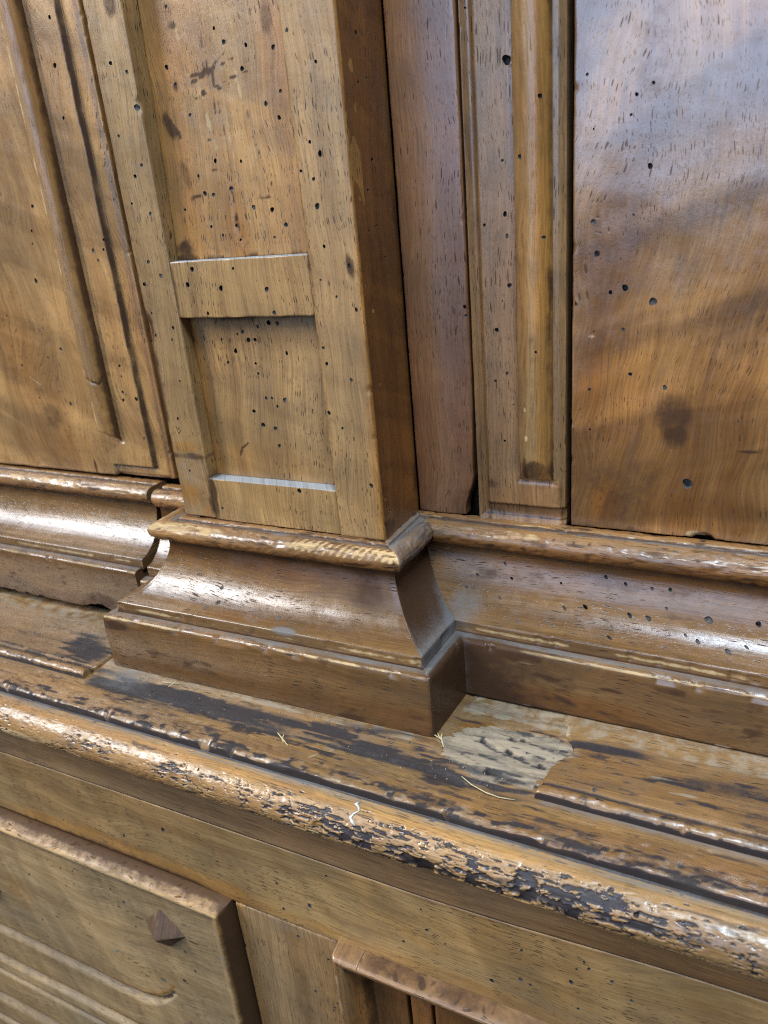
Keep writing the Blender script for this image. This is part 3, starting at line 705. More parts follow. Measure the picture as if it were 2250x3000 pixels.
# ---- left door leaf with its own bead and stepped edge
def h_doorl(U, V):
    hh = np.zeros_like(U)
    hh = hh - 2.2 * sst(-177.8, -177.4, U) * sst(-174.7, -175.1, U) * (V > 23) 
    d = np.minimum(-146 - U, np.where(U > -187, (V - 3.3) * 1.9, 99))
    hh = hh - 2.6 * sst(11.7, 11.2, d) + .9 * np.sin(np.clip((10.5 - d) / 5.0, 0, 1) * np.pi / 2) * (d < 10.5) - .9 * sst(2.6, 2.0, d)
    return hh
def m_doorl(U, V):
    k = 2.5 * (fbm(U / 9, V / 9, 4) - .5)
    dark = blob(U + k, V + k, -226, 36, 9, 8, 0, .7) * .50 + blob(U, V, -232, 50, 6, 3, 10) * .3 + blob(U + k, V, -250, 60, 14, 5, -15, .8) * .3 + blob(U, V, -244, 120, 20, 10, 0, .8) * .35
    dark = dark + (1 - sst(.5, 1.2, np.abs(U + 157.5 + .5 * (vn(V / 9, U * 0, 4) - .5)))) * (V > 9) * (.55 + .4 * vn(V / 14, U * 0, 7)) + (1 - sst(.5, 1.3, np.abs(U + 176.0))) * (V > 23) * .75 + (1 - sst(.3, .9, np.abs(V - 9.0))) * (U > -187) * (U < -157) * .7  # step wall turned from the light is painted dark
    dark = dark + blob(U, V, -202, 8, 1.0, 4.5) * .85 + sst(5.2, 3, V) * .3
    warm = blob(U, V, -240, 80, 20, 40, 0, .8) * .45 + blob(U, V, -196, 60, 9, 50, 0, .7) * .25 + np.where((U > -192) & (U < -190), .3, 0) + sst(-152, -150, U) * .4 + blob(U, V, -215, 20, 14, 10) * .3
    pale = 0 + blob(U, V, -196, 14, 8, 9, 0, .6) * .25 + (1 - sst(.15, .5, dist_line(U, V, [(-238, 59), (-231, 55), (-228, 55)]))) * .7 + (1 - sst(.3, .9, np.abs(U + 179.0))) * .4 * (V > 24)
    return M4(U, dark, warm, 0 * U, pale)
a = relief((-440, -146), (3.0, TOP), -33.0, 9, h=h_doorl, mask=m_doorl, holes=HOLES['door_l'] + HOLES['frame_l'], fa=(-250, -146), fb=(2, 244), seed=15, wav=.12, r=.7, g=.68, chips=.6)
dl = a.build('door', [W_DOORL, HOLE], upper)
def h_beadl(U, V):
    pr = np.where(U > -185.6, 6.6 * np.sqrt(np.clip(1 - ((U + 185.6) / 8.1) ** 2.0, 0, 1)), 6.6 * np.sin(np.clip((U + 190.3) / 4.7, 0, 1) * np.pi / 2) ** .8)
    ck = .35 * (1 - sst(.3, .9, dist_line(U, V + .8 * (vn(U / 2, V / 2, 3) - .5), [(-187, 61), (-183, 58.5), (-179.5, 57), (-178, 60)]))) + .5 * sst(.66, .8, vn(U / 1.6, V / 6, 9)) * sst(-182, -179, U) * sst(110, 60, V)
    return np.minimum(pr - ck, np.clip((V - 25.0 - (U + 190) * -.30 - 4) * 1.7 + .5, 0, 9)) - 6.6
def m_beadl(U, V):
    dark = .05 + .35 * vn(U / 2, V / 22, 4) * (U > -183) + sst(-179, -177.7, U) * .5 + sst(-189.3, -190.2, U) * .5  # shade of the right side painted in
    dark = np.maximum(dark, (1 - sst(.2, .7, dist_line(U, V, [(-183, 59), (-179.5, 57), (-178, 60)]))) * .9)
    return M4(U, dark, .3 + .3 * (U > -184), 0 * U, (1 - sst(.4, 1.3, np.abs(U + 185.9))) * .40)  # ridge highlight painted pale
a = relief((-190.3, -177.5), (24.0, TOP), -26.4, 7, h=h_beadl, r=.25, mask=m_beadl, fb=(24, 246), g=.6, seed=115, wav=.08)
a.build('bead', [W_BEAD, HOLE], dl)

# ---- base mouldings: bead, hollow and plinth, breaking forward round the pilaster
BEAD = smooth_pts([(-2.5, -.3), (1.6, -.2), (2.6, -.3), (3.1, -1.1), (4.6, -1.2), (5.4, -.5), (7.4, .1), (10.2, -.2), (12.6, -1.8), (13.6, -4.4), (12.8, -7.2), (10.8, -9.2), (8.4, -10.2), (7.0, -10.4)], 1)
COVE = smooth_pts([(7.3, -10.0), (7.2, -14), (8.2, -18), (10, -22.5), (12.5, -27), (15.5, -31), (19.5, -34.4), (23.5, -36.6), (26.4, -37.3), (27.3, -37.5), (27.7, -38.2), (27.9, -40), (28.0, -43.6)], 1)
PLINTH = smooth_pts([(27.2, -42.9), (31.4, -43.1), (32.4, -43.4), (33.1, -44.4), (33.3, -46), (33.3, -58), (33.2, -72.4)], 1)
YR = 34.0

def run_axis(lo, hi, g, flo, fhi):
    return axis(lo, hi, flo, fhi, g=g, coarse=6, edge=(False, False))

def wear_light_profile(kind, s, z, X, S):
    """0..1 wear, dust and darkening along the profile, with painted arris highlights and underside shade"""
    dark = np.zeros_like(X); warm = np.zeros_like(X); dust = np.zeros_like(X); raw_and_lit = np.zeros_like(X)
    nn = fbm(X / 16, S / 4, 21, 4)
    if kind == 'bead':
        dust += sst(5.6, 6.8, S) * sst(9.2, 8.2, S) * (.15 + .7 * nn) + sst(4.6, 3.0, S) * .08
        raw_and_lit += sst(11, 12.5, S) * sst(18.5, 16, S) * sst(.50, .66, nn) * .45 + (1 - sst(.3, 1.1, np.abs(S - 5.1))) * sst(.42, .6, nn) * .45
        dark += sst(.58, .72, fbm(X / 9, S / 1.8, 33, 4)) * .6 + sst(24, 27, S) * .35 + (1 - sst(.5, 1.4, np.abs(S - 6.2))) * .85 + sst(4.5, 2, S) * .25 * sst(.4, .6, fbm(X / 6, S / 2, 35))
        dark += sst(.78, .9, fbm(X / 3, S / 6, 41, 2)) * .6
        warm += sst(17, 21, S) * .8 + sst(5, 3, S) * .4  # lower half of the bead warmed as painted shade
    elif kind == 'cove':
        L = 46.0
        raw_and_lit += (1 - sst(.3, 1.5, np.abs(S - 39.6))) * (.26 + .30 * sst(.4, .62, nn))  # worn arris, with its highlight painted in
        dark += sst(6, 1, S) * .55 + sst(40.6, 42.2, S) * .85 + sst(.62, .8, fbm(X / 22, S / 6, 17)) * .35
        warm += sst(14, 5, S) * .5 + sst(41, 42, S) * .4
        dust += sst(32, 38, S) * .08
    else:
        dust += sst(4.6, 3.2, S) * (.06 + .85 * fbm(X / 18, S / 2, 24)) * sst(.3, 1.0, S)
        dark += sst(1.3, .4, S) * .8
        raw_and_lit += (1 - sst(.3, 1.4, np.abs(S - 5.8))) * (.26 + .30 * sst(.38, .6, nn))  # worn plinth arris, with its highlight painted in
        dark += sst(28, 35, S) * .45 * (.4 + nn) + sst(.62, .82, fbm(X / 14, S / 5, 27)) * .55
        warm += blob(X, S, 90, 30, 60, 8, 0, .8) * .5 + .1
    return dark, warm, dust, raw_and_lit

def prof_disp(kind, X, S, seed):
    d = .22 * (fbm(X / 34, S / 14, seed, 3) - .5) * 2
    if kind == 'bead':
        d = d - .40 * sst(.58, .70, fbm(X / 9, S / 2.4, seed + 3, 4)) - .25 * sst(.74, .82, vn(X / 3.2, S / 2.8, seed + 5)) - .08 * sst(.5, .7, vn(X / 1.6, S / 1.6, seed + 9))
        d = d - .4 * sst(.80, .93, vn(X / 6, S / 30, seed + 7)) * sst(8, 12, S)
    elif kind == 'cove':
        e = 1 - sst(1, 3, np.abs(S - 39.6))
        d = d - e * (.15 + .55 * sst(.62, .8, vn(X / 4, S * 0, seed + 3)))
    else:
        e = 1 - sst(1, 3.4, np.abs(S - 6.0))
        d = d - e * (.1 + .8 * sst(.62, .82, vn(X / 5, S * 0, seed + 4)))
    return d

def profile(kind):
    pts, s = poly_resample({'bead': BEAD, 'cove': COVE, 'plinth': PLINTH}[kind], .75 if kind == 'bead' else .95)
    t = np.gradient(pts, axis=0)
    nrm = np.stack([-t[:, 1], t[:, 0]], -1)
    nrm = nrm / np.linalg.norm(nrm, axis=1, keepdims=True)      # (q, z) outward
    if kind == 'bead': pass
    return pts, s, nrm

def interp(s, arr, S):
    return np.stack([np.interp(S, s, arr[:, k]) for k in range(arr.shape[1])], -1)

def straight_run(kind, x0, x1, acc, side, seed, holes=(), hole_by_q=True, extra=None):
    """a straight length along the wall; side 'r' starts in the mitre of the pilaster's return"""
    pts, s, nrm = profile(kind)
    us = run_axis(x0, x1, 1.0, max(x0, -262), min(x1, 168))
    offu = random.uniform(0, 900); offv = random.uniform(0, 900)
    def pos(U, S):
        q = interp(s, pts, S); nn = interp(s, nrm, S)
        d = prof_disp(kind, U, S, seed)
        Q, Zz = q[..., 0] + nn[..., 0] * d, q[..., 1] + nn[..., 1] * d
        if side == 'r':
            X = Q + (U - x0) / (x1 - x0) * (x1 - Q)
            Y = YR - Q
            Zz = Zz - 2.0 * np.clip(X, 0, 400) / 150. * (sst(3, 15, S) if kind == 'bead' else 1.0)
            if kind == 'plinth':
                Zz = np.maximum(Zz, -71.3 + .25 * (vn(U / 9, S * 0, 4) - .5))
        else:
            X = U + (1.0 * (vn(S / 14, S * 0, 3) - .5) + .2 * (vn(S / 1.7, S * 0, 6) - .5) + .05 * (S - 20)) * sst(x1 - 30, x1, U)
            Y = YR - Q * .99
            Zz = Zz * .93 + 1.3 - .004 * (U + 150)
            if kind == 'plinth':
                Zz = Zz - 1.2 * sst(8, 34, S) + 2.4 * blob(U, S, -190, 36, 9, 4, 0, .4) + .8 * sst(.6, .8, vn(U / 6, S * 0, 5)) * sst(28, 34, S)
        return np.stack([X, Y, Zz], -1)
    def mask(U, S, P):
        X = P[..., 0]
        dk, wm, du, rw = wear_light_profile(kind, s, None, X, S)
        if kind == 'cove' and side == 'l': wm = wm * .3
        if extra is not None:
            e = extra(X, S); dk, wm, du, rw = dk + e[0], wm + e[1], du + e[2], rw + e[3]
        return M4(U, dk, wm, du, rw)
    hh = []
    for hx, hq, hr in holes:
        hs = float(np.interp(hq, np.maximum.accumulate(pts[:, 0]) + np.arange(len(pts)) * 1e-6, s))
        q = hq
        hu = x0 + (hx - q) / (x1 - q) * (x1 - x0) if side == 'r' else hx
        hh.append((hu, hs, hr))
    grid(acc, us, s, pos, lambda U, S, P: np.stack([P[..., 0] + offu, S + offv], -1), mask, hh, flip=True)
    if side == 'l':                                             # broken end of the run
        S = s
        e = pos(np.full_like(S, x1), S)
        bk = e.copy(); bk[:, 1] = YR + 4
        k = len(S)
        P = np.concatenate([e, bk])
        F = [(i, i + 1, k + i + 1, k + i) for i in range(k - 1)]
        acc.add(P, P[:, 1:], np.tile(np.array([.55, .2, .0, .25]), (2 * k, 1)), F, 0, np.ones(len(F), bool))
    return acc

def pedestal_run(kind, acc, seed, holes=()):
    pts, s, nrm = profile(kind)
    g = 1.0
    seg = [('stub', 40), ('left', 38), ('front', 150), ('right', 42)]
    us = []
    for i, (nm, cnt) in enumerate(seg):
        t = np.linspace(0, 1, cnt)
        e = np.array([.004, .012]) if nm != 'front' else np.array([.001, .003])
        t = np.unique(np.concatenate([t, e, 1 - e]))
        us += list(i + t[:-1])
    us = np.array(us + [4.0])
    offu = random.uniform(0, 900); offv = random.uniform(0, 900)
    def pos(U, S):
        q = interp(s, pts, S); nn = interp(s, nrm, S)
        i = np.clip(U.astype(int), 0, 3); t = U - i
        xx = np.select([i == 0, i == 1, i == 2, i == 3], [-150 + 40 * t, np.full_like(t, -120.), -140 + 170 * t, np.full_like(t, 30.)])
        rub = 1 - .55 * sst(0, .06, t) * sst(1, .94, t) * 0
        d = prof_disp(kind, np.where((i == 1) | (i == 3), 300 + 36 * t, xx), S, seed)
        # worn corners of the break
        cw = np.maximum(sst(.025, 0, np.abs(U - 3)), sst(.02, 0, np.abs(U - 2)))
        d = d - cw * (.35 if kind != 'cove' else .25)
        Q, Zz = q[..., 0] + nn[..., 0] * d, q[..., 1] + nn[..., 1] * d
        ql, qr = Q * 1.06, Q * .935
        qf0, qf1 = Q * 1.05, Q * .95
        xs = -152. + 1.0 * (vn(S / 14, S * 0, 3) - .5) + .2 * (vn(S / 1.7, S * 0, 6) - .5) + .05 * (S - 20)
        X = np.select([i == 0, i == 1, i == 2, i == 3], [xs + (-110 - ql - xs) * t, -110 - ql, (-110 - ql) + (110 + ql + qr) * t, qr + (Q - qr) * t])
        Y = np.select([i == 0, i == 1, i == 2, i == 3], [YR - Q, (YR - Q) + (-qf0 - YR + Q) * t, -(qf0 + (qf1 - qf0) * t), -qf1 + (YR - Q + qf1) * t])
        return np.stack([X, Y, Zz], -1)
    def uv(U, S, P):
        i = np.clip(U.astype(int), 0, 3)
        al = np.where((i == 1) | (i == 3), 400 + P[..., 1] + i * 50, P[..., 0])
        return np.stack([al + offu, S + offv], -1)
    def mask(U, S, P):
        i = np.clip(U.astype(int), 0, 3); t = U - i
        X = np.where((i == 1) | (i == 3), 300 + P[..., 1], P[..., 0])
        dk, wm, du, rw = wear_light_profile(kind, s, None, X, S)
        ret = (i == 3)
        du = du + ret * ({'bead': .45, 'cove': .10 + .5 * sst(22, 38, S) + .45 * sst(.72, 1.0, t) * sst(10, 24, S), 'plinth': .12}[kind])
        dk = dk + ret * ({'bead': .35, 'cove': .85, 'plinth': 1.3}[kind])  # right return darkened by grime and painted shadow
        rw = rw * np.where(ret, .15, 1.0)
        if kind == 'bead':                      # toothed, rubbed stretch at the right end of the front
            tz = (i == 2) * sst(-44, -36, P[..., 0]) * sst(9.5, 12, S) * sst(20, 17.5, S)
            rw = rw + tz * (.38 + .24 * np.sin((P[..., 0] + .6 * S) * 1.75))
            wm = wm + tz * .6 * (np.sin((P[..., 0] + .6 * S) * 1.75) < -.2)
            rw = rw + (i == 2) * sst(-80, -105, P[..., 0]) * sst(8, 11, S) * sst(19, 16, S) * .45
            du = du + (i == 2) * blob(P[..., 0], S, -50, 9, 5, 2.4) * .6
        if kind == 'cove':
            dk = dk + (i == 2) * (blob(P[..., 0], S, -40, 12, 60, 4, 0, .8) * .30 + blob(P[..., 0], S, -6, 14, 9, 9, 0, .7) * .45)
            wm = wm + (i == 2) * (.2 + blob(P[..., 0], S, -50, 13, 50, 5, 0, .8) * .35 + blob(P[..., 0], S, -70, 33, 18, 3, 0, .7) * .4)
            du = du + (i == 2) * (blob(P[..., 0], S, -41, 36.5, 6.0, 2.4, 0, .25) * .75 + blob(P[..., 0], S, -60, 30.5, 7, 4.2, 0, .15) * .28)
            rw = rw + (i == 2) * sst(.9, .985, t) * (1 - sst(.985, 1, t) * .2) * .25
        if kind == 'plinth':
            dk = dk + (i == 2) * (blob(P[..., 0], S, -138, 10, 9, 2.6, 0, .4) * .9) + sst(.985, 1, t) * (i == 2) * .55
            wm = wm + (i == 2) * .25
        return M4(U, dk, wm, du, rw)
    hh = []
    for hx, hq, hr in holes:
        hs = float(np.interp(hq, np.maximum.accumulate(pts[:, 0]) + np.arange(len(pts)) * 1e-6, s))
        hh.append((hx, hs, hr))
    # worm holes of the front are given in x; turn them into path units
    hs2 = []
    for hx, hs, hr in hh:
        q = float(np.interp(hs, s, pts[:, 0]))
        ul = 2 + (hx + 110 + q * 1.06) / (110 + q * 2.0)
        hs2.append((ul, hs, hr))
    return us, s, pos, uv, mask, hs2

def path_holes(us, s, pos, mask, uv, acc, hs2):
    """sunk holes on the path sweep, where u is not in millimetres: small cups set into the surface"""
    for u, v, r in hs2:
        c = pos(np.array([u]), np.array([v]))[0]
        e = .002
        tu = pos(np.array([u + e]), np.array([v]))[0] - c; tu /= np.linalg.norm(tu)
        tv = pos(np.array([u]), np.array([v + .3]))[0] - c; tv /= np.linalg.norm(tv)
        nv = np.cross(tv, tu); nv /= np.linalg.norm(nv)
        a = np.linspace(0, 2 * math.pi, 13)[:-1]
        ring = c + np.outer(np.cos(a) * r, tu) + np.outer(np.sin(a) * r * 1.1, tv) + nv * .06
        P = np.concatenate([ring, (c + nv * .04)[None]])
        F = [(i, (i + 1) % 12, 12, -1) for i in range(12)]
        acc.add(P, P[:, :2], np.zeros((13, 4)), F, 1, np.zeros(12, bool))

def base_part(name, builder):
    e = empty(name, parent=upper)
    for kind, mat in (('bead', W_TORUS), ('cove', W_MOULD), ('plinth', W_MOULD)):
        a = Acc()
        builder(kind, a)
        a.build(kind, [mat, HOLE], e)
    return e

def b_ped(kind, a):
    us, s, pos, uv, mask, hs2 = pedestal_run(kind, a, 61, HOLES['cove_f'] if kind == 'cove' else ())
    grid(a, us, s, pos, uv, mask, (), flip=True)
    path_holes(us, s, pos, mask, uv, a, hs2)
base_part('pedestal', b_ped)

def b_right(kind, a):
    hs = HOLES['cove_r'] if kind == 'cove' else ()
    def ex(X, S):
        z = np.zeros_like(X)
        if kind == 'cove':
            return (blob(X, S, 30, 16, 18, 8, 0, .8) * .3 + blob(X, S, 110, 9, 40, 2.5, 0, .7) * .3, .15 + 0 * X, blob(X, S, 29, 30, 9, 12, 0, .8) * .5 + blob(X, S, 44, 22, 14, 10, 0, .9) * .12, z)
        if kind == 'plinth':
            return (sst(100, 30, X) * .85 + blob(X, S, 78, 26, 5, 1.2, 20) * .7 + blob(X, S, 96, 16, 5, .8) * .8 + blob(X, S, 105, 30, 14, 2, 12) * .4, blob(X, S, 70, 28, 30, 6, 0, .8) * .5, sst(40, 32, X) * .35, blob(X, S, 60, 11, 5, .8) * .6)  # left end painted dark where the pedestal shades the plinth
        return (z, sst(60, 100, X) * .15, z, z)
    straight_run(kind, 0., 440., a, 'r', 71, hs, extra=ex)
base_part('base_moulding', b_right)

def b_left(kind, a):
    def ex(X, S):
        z = np.zeros_like(X)
        if kind == 'plinth':
            return (blob(X, S, -186, 28, 12, 5, 0, .6) * .6 + sst(-175, -156, X) * .3, z + .15, z, z)
        if kind == 'cove':
            return (z, z, blob(X, S, -190, 36, 60, 5, 0, .8) * .25, z)
        return (z, z, z, z)
    straight_run(kind, -440., -155.0, a, 'l', 81, (), extra=ex)
base_part('base_moulding', b_left)

# ================================================================== LOWER CABINET
lower = thing('lower_cabinet', 'old walnut chest with flaking nosing, drawer and framed door, carrying the pilastered cupboard', 'cabinet', (0, .0, -.43))
BOT = -430.
slab('light_stop_board', (-445, 445), (-44, -30), (BOT, -82), INNER, lower)  # unseen dark board added against light leaking from behind

TORN = [(77.2, -48.8), (79.0, -39.2), (79.1, -35.2), (81.3, -29.2), (81.1, -26.3), (83.9, -23.7), (86.5, -20.4), (84.0, -16.0), (80.5, -12.0), (78.0, 0.0), (80, 12)]
_ty = np.array([-p[1] for p in TORN][::-1]); _tx = np.array([p[0] for p in TORN][::-1])

def rawpatch(X, b):
    poly = [(38.4, 38.7), (47.5, 43.0), (55.5, 45.2), (65.0, 44.4), (75.6, 43.5), (80, 33.0), (83, 24.0), (88, 18.1), (80.8, 14.8), (68.9, 14.2), (55.8, 14.3), (48.5, 15.2), (39.6, 21.0), (33.1, 30.3)]
    k = 6.5 * (fbm(X / 14, b / .75, 9, 4) - .5)
    return inpoly(X + k, b + .35 * k, poly)

TUNNELS = ((((49.6, 25.0), (57.0, 27.9)), 1.3), (((62.0, 27.2), (68.0, 29.4)), 1.5), (((58, 40.8), (61.6, 40.2)), 1.7), (((60.6, 20.2), (62.5, 20.3)), 1.1), (((65.5, 19.1), (66, 19.1)), 1.2), (((76.0, 31.5), (77.4, 32.0)), 1.1))

def h_ledge(U, V):
    mid = sst(-156, -150, U) * sst(44, 32, U)
    h = 2.8 * mid * (1 - sst(34.5, 47, V))
    tp = sst(28, 40, U) * sst(90, 84, U)
    fib = fbm(U / 16, (V + .22 * U) / .7, 12, 3)
    ht = (2.0 + .55 * (fib - .5) + .5 * (fbm(U / 24, V / 9, 15) - .5) - .7 * sst(.66, .72, fbm(U / 13, (V + .22 * U) / 1.3, 18, 3))) * (1 - sst(40, 48, V)) + .8 * sst(16, 8, V)
    h = np.maximum(h, tp * np.clip(ht, 0, 2.9))
    for pts, r in TUNNELS:
        d = dist_line(U, V, pts); d0 = np.hypot(U - pts[0][0], V - pts[0][1])
        h = h - np.sqrt(np.clip(r * r - d * d, 0, None)) * .55 - np.sqrt(np.clip(r * r - d0 * d0, 0, None)) * 1.3
    h = h - .5 * sst(.62, .82, fbm(U / 6, V / 2.6, 41, 4)) * sst(44, 50, V) - .25 * sst(.5, .7, vn(U / 2.2, V / 1.2, 4)) * sst(56, 61, V)
    h = h + .5 * np.sin(np.clip((V - 50) / 14, 0, 1) * np.pi)
    return h
def m_ledge(U, V):
    mid = sst(-156, -150, U) * sst(84, 78, U)
    n = fbm(U / 20, V / 5, 51, 4); n2 = fbm(U / 15, V / 1.8, 53, 5)
    grime_and_shade = mid * (blob(U, V, -60, 43.5, 92, 5.0, 0, .8) * .75 + blob(U, V, 10, 40, 30, 6.5, -8, .8) * .55 + blob(U, V, -110, 44, 34, 6, 0, .8) * .45 + blob(U, V, 34, 43, 10, 5) * .6 + blob(U, V, 55, 13.0, 22, 2.6, -2, .5) * .95 + blob(U, V, 58, 46.5, 22, 2.2, -8, .5) * .95 + blob(U, V, 75, 15, 12, 2.2) * .6)
    grime_and_shade = mid * sst(37, 40, V) * sst(56, 48, V) * (.10 + .40 * sst(.40, .62, fbm(U / 40, V / 5, 66, 5))) + grime_and_shade * (.12 + 1.5 * sst(.38, .62, fbm(U / 22, V / 2.2, 57, 5))) + sst(.57, .68, n2) * sst(46, 52, V) * .55 + sst(.5, .64, fbm(U / 10, V / 2, 58, 4)) * sst(55, 61, V) * .5
    grime_and_shade = grime_and_shade + sst(.58, .66, fbm(U / 4, V / 1.6, 59, 3)) * sst(58, 62, V) * .6
    warm = sst(49, 53, V) * .45 * (.4 + n) + blob(U, V, 45, 17, 8, 3.5, -15) * .9 + blob(U, V, -35, 37.5, 40, 1.6, -1, .7) * .5
    dust = mid * (1 - sst(40, 44, V)) * .06 + mid * blob(U, V, -133, 40, 14, 6, 0, .7) * .45 + (1 - sst(46.5, 50.5, V)) * sst(44, 47, V) * .18
    dust = dust + sst(-150, -156, U) * 0 + sst(78, 84, U) * (1 - sst(48, 51, V)) * .35
    rp = rawpatch(U, V)
    pale = sst(37.3 + .9 * n, 35.6 + .9 * n, V) * mid * sst(30, 20, U) * .44 + sst(12.5, 10.5, V + 2 * n) * sst(30, 38, U) * .46
    pale = pale + (1 - sst(.25, .8, dist_line(U, V, [(-14.5, 57.6), (-10, 53), (-5, 46.5)]))) * .7 + (1 - sst(.2, .7, dist_line(U, V, [(-19, 54), (-11, 50), (2, 44.5)]))) * .5
    pale = pale + sst(58, 61.5, V) * sst(.5, .62, fbm(U / 12, V / 3, 63, 4)) * .42
    grime_and_shade = grime_and_shade * np.where(rp, .35, 1) + (~rp) * sst(.3, .6, pale) * .22 * (.4 + n2)
    dust = np.where(rp, .10 + .2 * n, dust)
    grime_and_shade = np.maximum(grime_and_shade, sst(65.35, 65.55, V) * 1.3)  # step wall painted dark as the shadow gap below the front edge
    lines = [(1 - sst(.15, .6, dist_line(U, V + .8 * (fbm(U / 6, V, 7) - .5), q))) for q in ([(48, 19.5), (60, 18.5), (74, 21), (84, 20.5)], [(47, 26), (58, 29), (70, 31.5), (77, 33)], [(45, 36), (56, 39), (70, 40)], [(52, 33), (64, 35.5)], [(40, 24), (50, 23)], [(60, 24), (76, 26.5)])]
    grime_and_shade = grime_and_shade + rp * (sum(lines) * .55 + sum((1 - sst(r_ * .6, r_ * 1.15, dist_line(U, V, pt))) * .40 + (1 - sst(r_ * .7, r_ * 1.2, np.hypot(U - pt[0][0], V - pt[0][1]))) * 1.0 for pt, r_ in TUNNELS) + sst(.58, .7, fbm(U / 18, (V + .22 * U) / 1.2, 18, 4)) * .30 + sst(41, 44.5, V) * .3 + .35 * sst(.50, .68, fbm(U / 26, V / 4, 19, 4)))
    return M4(U, grime_and_shade, np.where(rp, .12, warm), dust, np.maximum(pale, rp * 1.0))
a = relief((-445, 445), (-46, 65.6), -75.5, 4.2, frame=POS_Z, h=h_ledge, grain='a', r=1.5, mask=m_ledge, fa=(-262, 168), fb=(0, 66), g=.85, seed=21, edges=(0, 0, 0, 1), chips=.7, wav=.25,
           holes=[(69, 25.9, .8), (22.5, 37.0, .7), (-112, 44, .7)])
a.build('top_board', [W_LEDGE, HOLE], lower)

# ---- the two surviving strips glued on the ledge
def h_slip(U, V):
    hh = -.8 * (1 - sst(.2, .8, np.abs(V - 41.2)))
    t = np.clip((V - 41.8) / 5.7, 0, 1)
    hh = hh + 1.0 * np.sin(t * np.pi) * (V > 41.6)
    hh = hh - .45 * sst(.6, .8, fbm(U / 5, V / 3, 71, 4)) * sst(38, 42, V) - .28 * sst(.55, .75, vn(U / 1.8, V / 1.4, 6)) * sst(41, 43, V)
    return hh
def m_slip(U, V):
    n = fbm(U / 13, V / 4, 73, 4); n2 = fbm(U / 16, V / 1.9, 75, 5)
    dark = sst(.57, .68, n2) * .55 * sst(13, 18, V) + (1 - sst(.3, 1.0, np.abs(V - 41.2))) * .85 + sst(.6, .68, fbm(U / 3, V / 2, 77, 3)) * sst(41, 43, V) * .55
    right = U > 0
    pb = np.where(right, 11.5, 9.0)
    pale = sst(pb + 1.5 * n, pb - 1.5 + 1.5 * n, V) * .40
    dark = dark + np.where(right, blob(U, V, 95, 15, 20, 2.6, -4, .6) * .9 + blob(U, V, 140, 22, 24, 4, -6, .7) * .6 + blob(U, V, 130, 33, 10, 2, -4) * .3, blob(U, V, -172, 28, 16, 8, 25, .7) * .8 + blob(U, V, -180, 17, 26, 2, -4, .5) * .35)
    warm = sst(15, 20, V) * .4 * (.3 + n)
    dust = (1 - sst(12, 16, V)) * .10 + .03
    pale = pale + blob(U, V, 120, 24.3, 5.5, .8, -2) * .7 + blob(U, V, 128, 30, 6, .7, -3) * .7 + np.where(right, sst(83.5, 81.2, U - np.interp(V, _ty, _tx) + 81) * .4, 0)
    dark = np.maximum(dark, sst(46.85, 47.0, V) * 1.3) + sst(.3, .6, pale) * .26 * (.3 + n2) * (V < 20)  # front wall painted dark as the shadow line under the bead
    return M4(U, dark, warm, dust, pale)
def w_right(U, V):
    tx = np.interp(V, _ty, _tx) + 1.6 * (fbm(V / 2.2, V * 0, 5) - .5) * 2
    return U + (tx - 80.) * sst(112, 80, U), V
def w_left(U, V):
    tx = -155.5 + 3.4 * sst(46, 33, V) + 1.5 * (fbm(V / 3, V * 0, 8) - .5) * 2
    return U + (tx + 155.5) * sst(-185, -155.5, U), V
a = relief((80, 445), (-9, 47.05), -72.2, 3.2, frame=POS_Z, h=h_slip, grain='a', r=1.3, mask=m_slip, warp=w_right, fa=(80, 168), fb=(-9, 48), g=.8, seed=22, edges=(1, 0, 0, 1), chips=.6, holes=[(98.7, 38.5, 1.1), (101, 43.6, .8)], wav=.2)
a.build('ledge_strip', [W_LEDGE, HOLE], lower)
a = relief((-445, -155.5), (-9, 47.0), -72.4, 3.0, frame=POS_Z, h=h_slip, grain='a', r=1.3, mask=m_slip, warp=w_left, fa=(-262, -155), fb=(-9, 48), g=.8, seed=23, edges=(0, 1, 0, 1), chips=.6, holes=[(-178, 39, .9)], wav=.2)
a.build('ledge_strip', [W_LEDGE, HOLE], lower)

# ---- flaking round nosing
NOSE = [(-58, -79.7), (-66, -79.7), (-69.2, -79.7)]
NOSE += [(-70.0 - 9.2 * math.cos(math.radians(t)), -88.8 + 9.2 * math.sin(math.radians(t))) for t in range(88, -84, -6)] + [(-69.4, -98.1)]
npts, ns = poly_resample(NOSE, .45)
nt = np.gradient(npts, axis=0)
nn_ = np.stack([nt[:, 1], -nt[:, 0]], -1); nn_ /= np.linalg.norm(nn_, axis=1, keepdims=True)
nn_ = -nn_ if (nn_[len(nn_) // 2] @ np.array([-1, 0])) < 0 else nn_
S0 = 11.4                                                        # arc position where the round begins

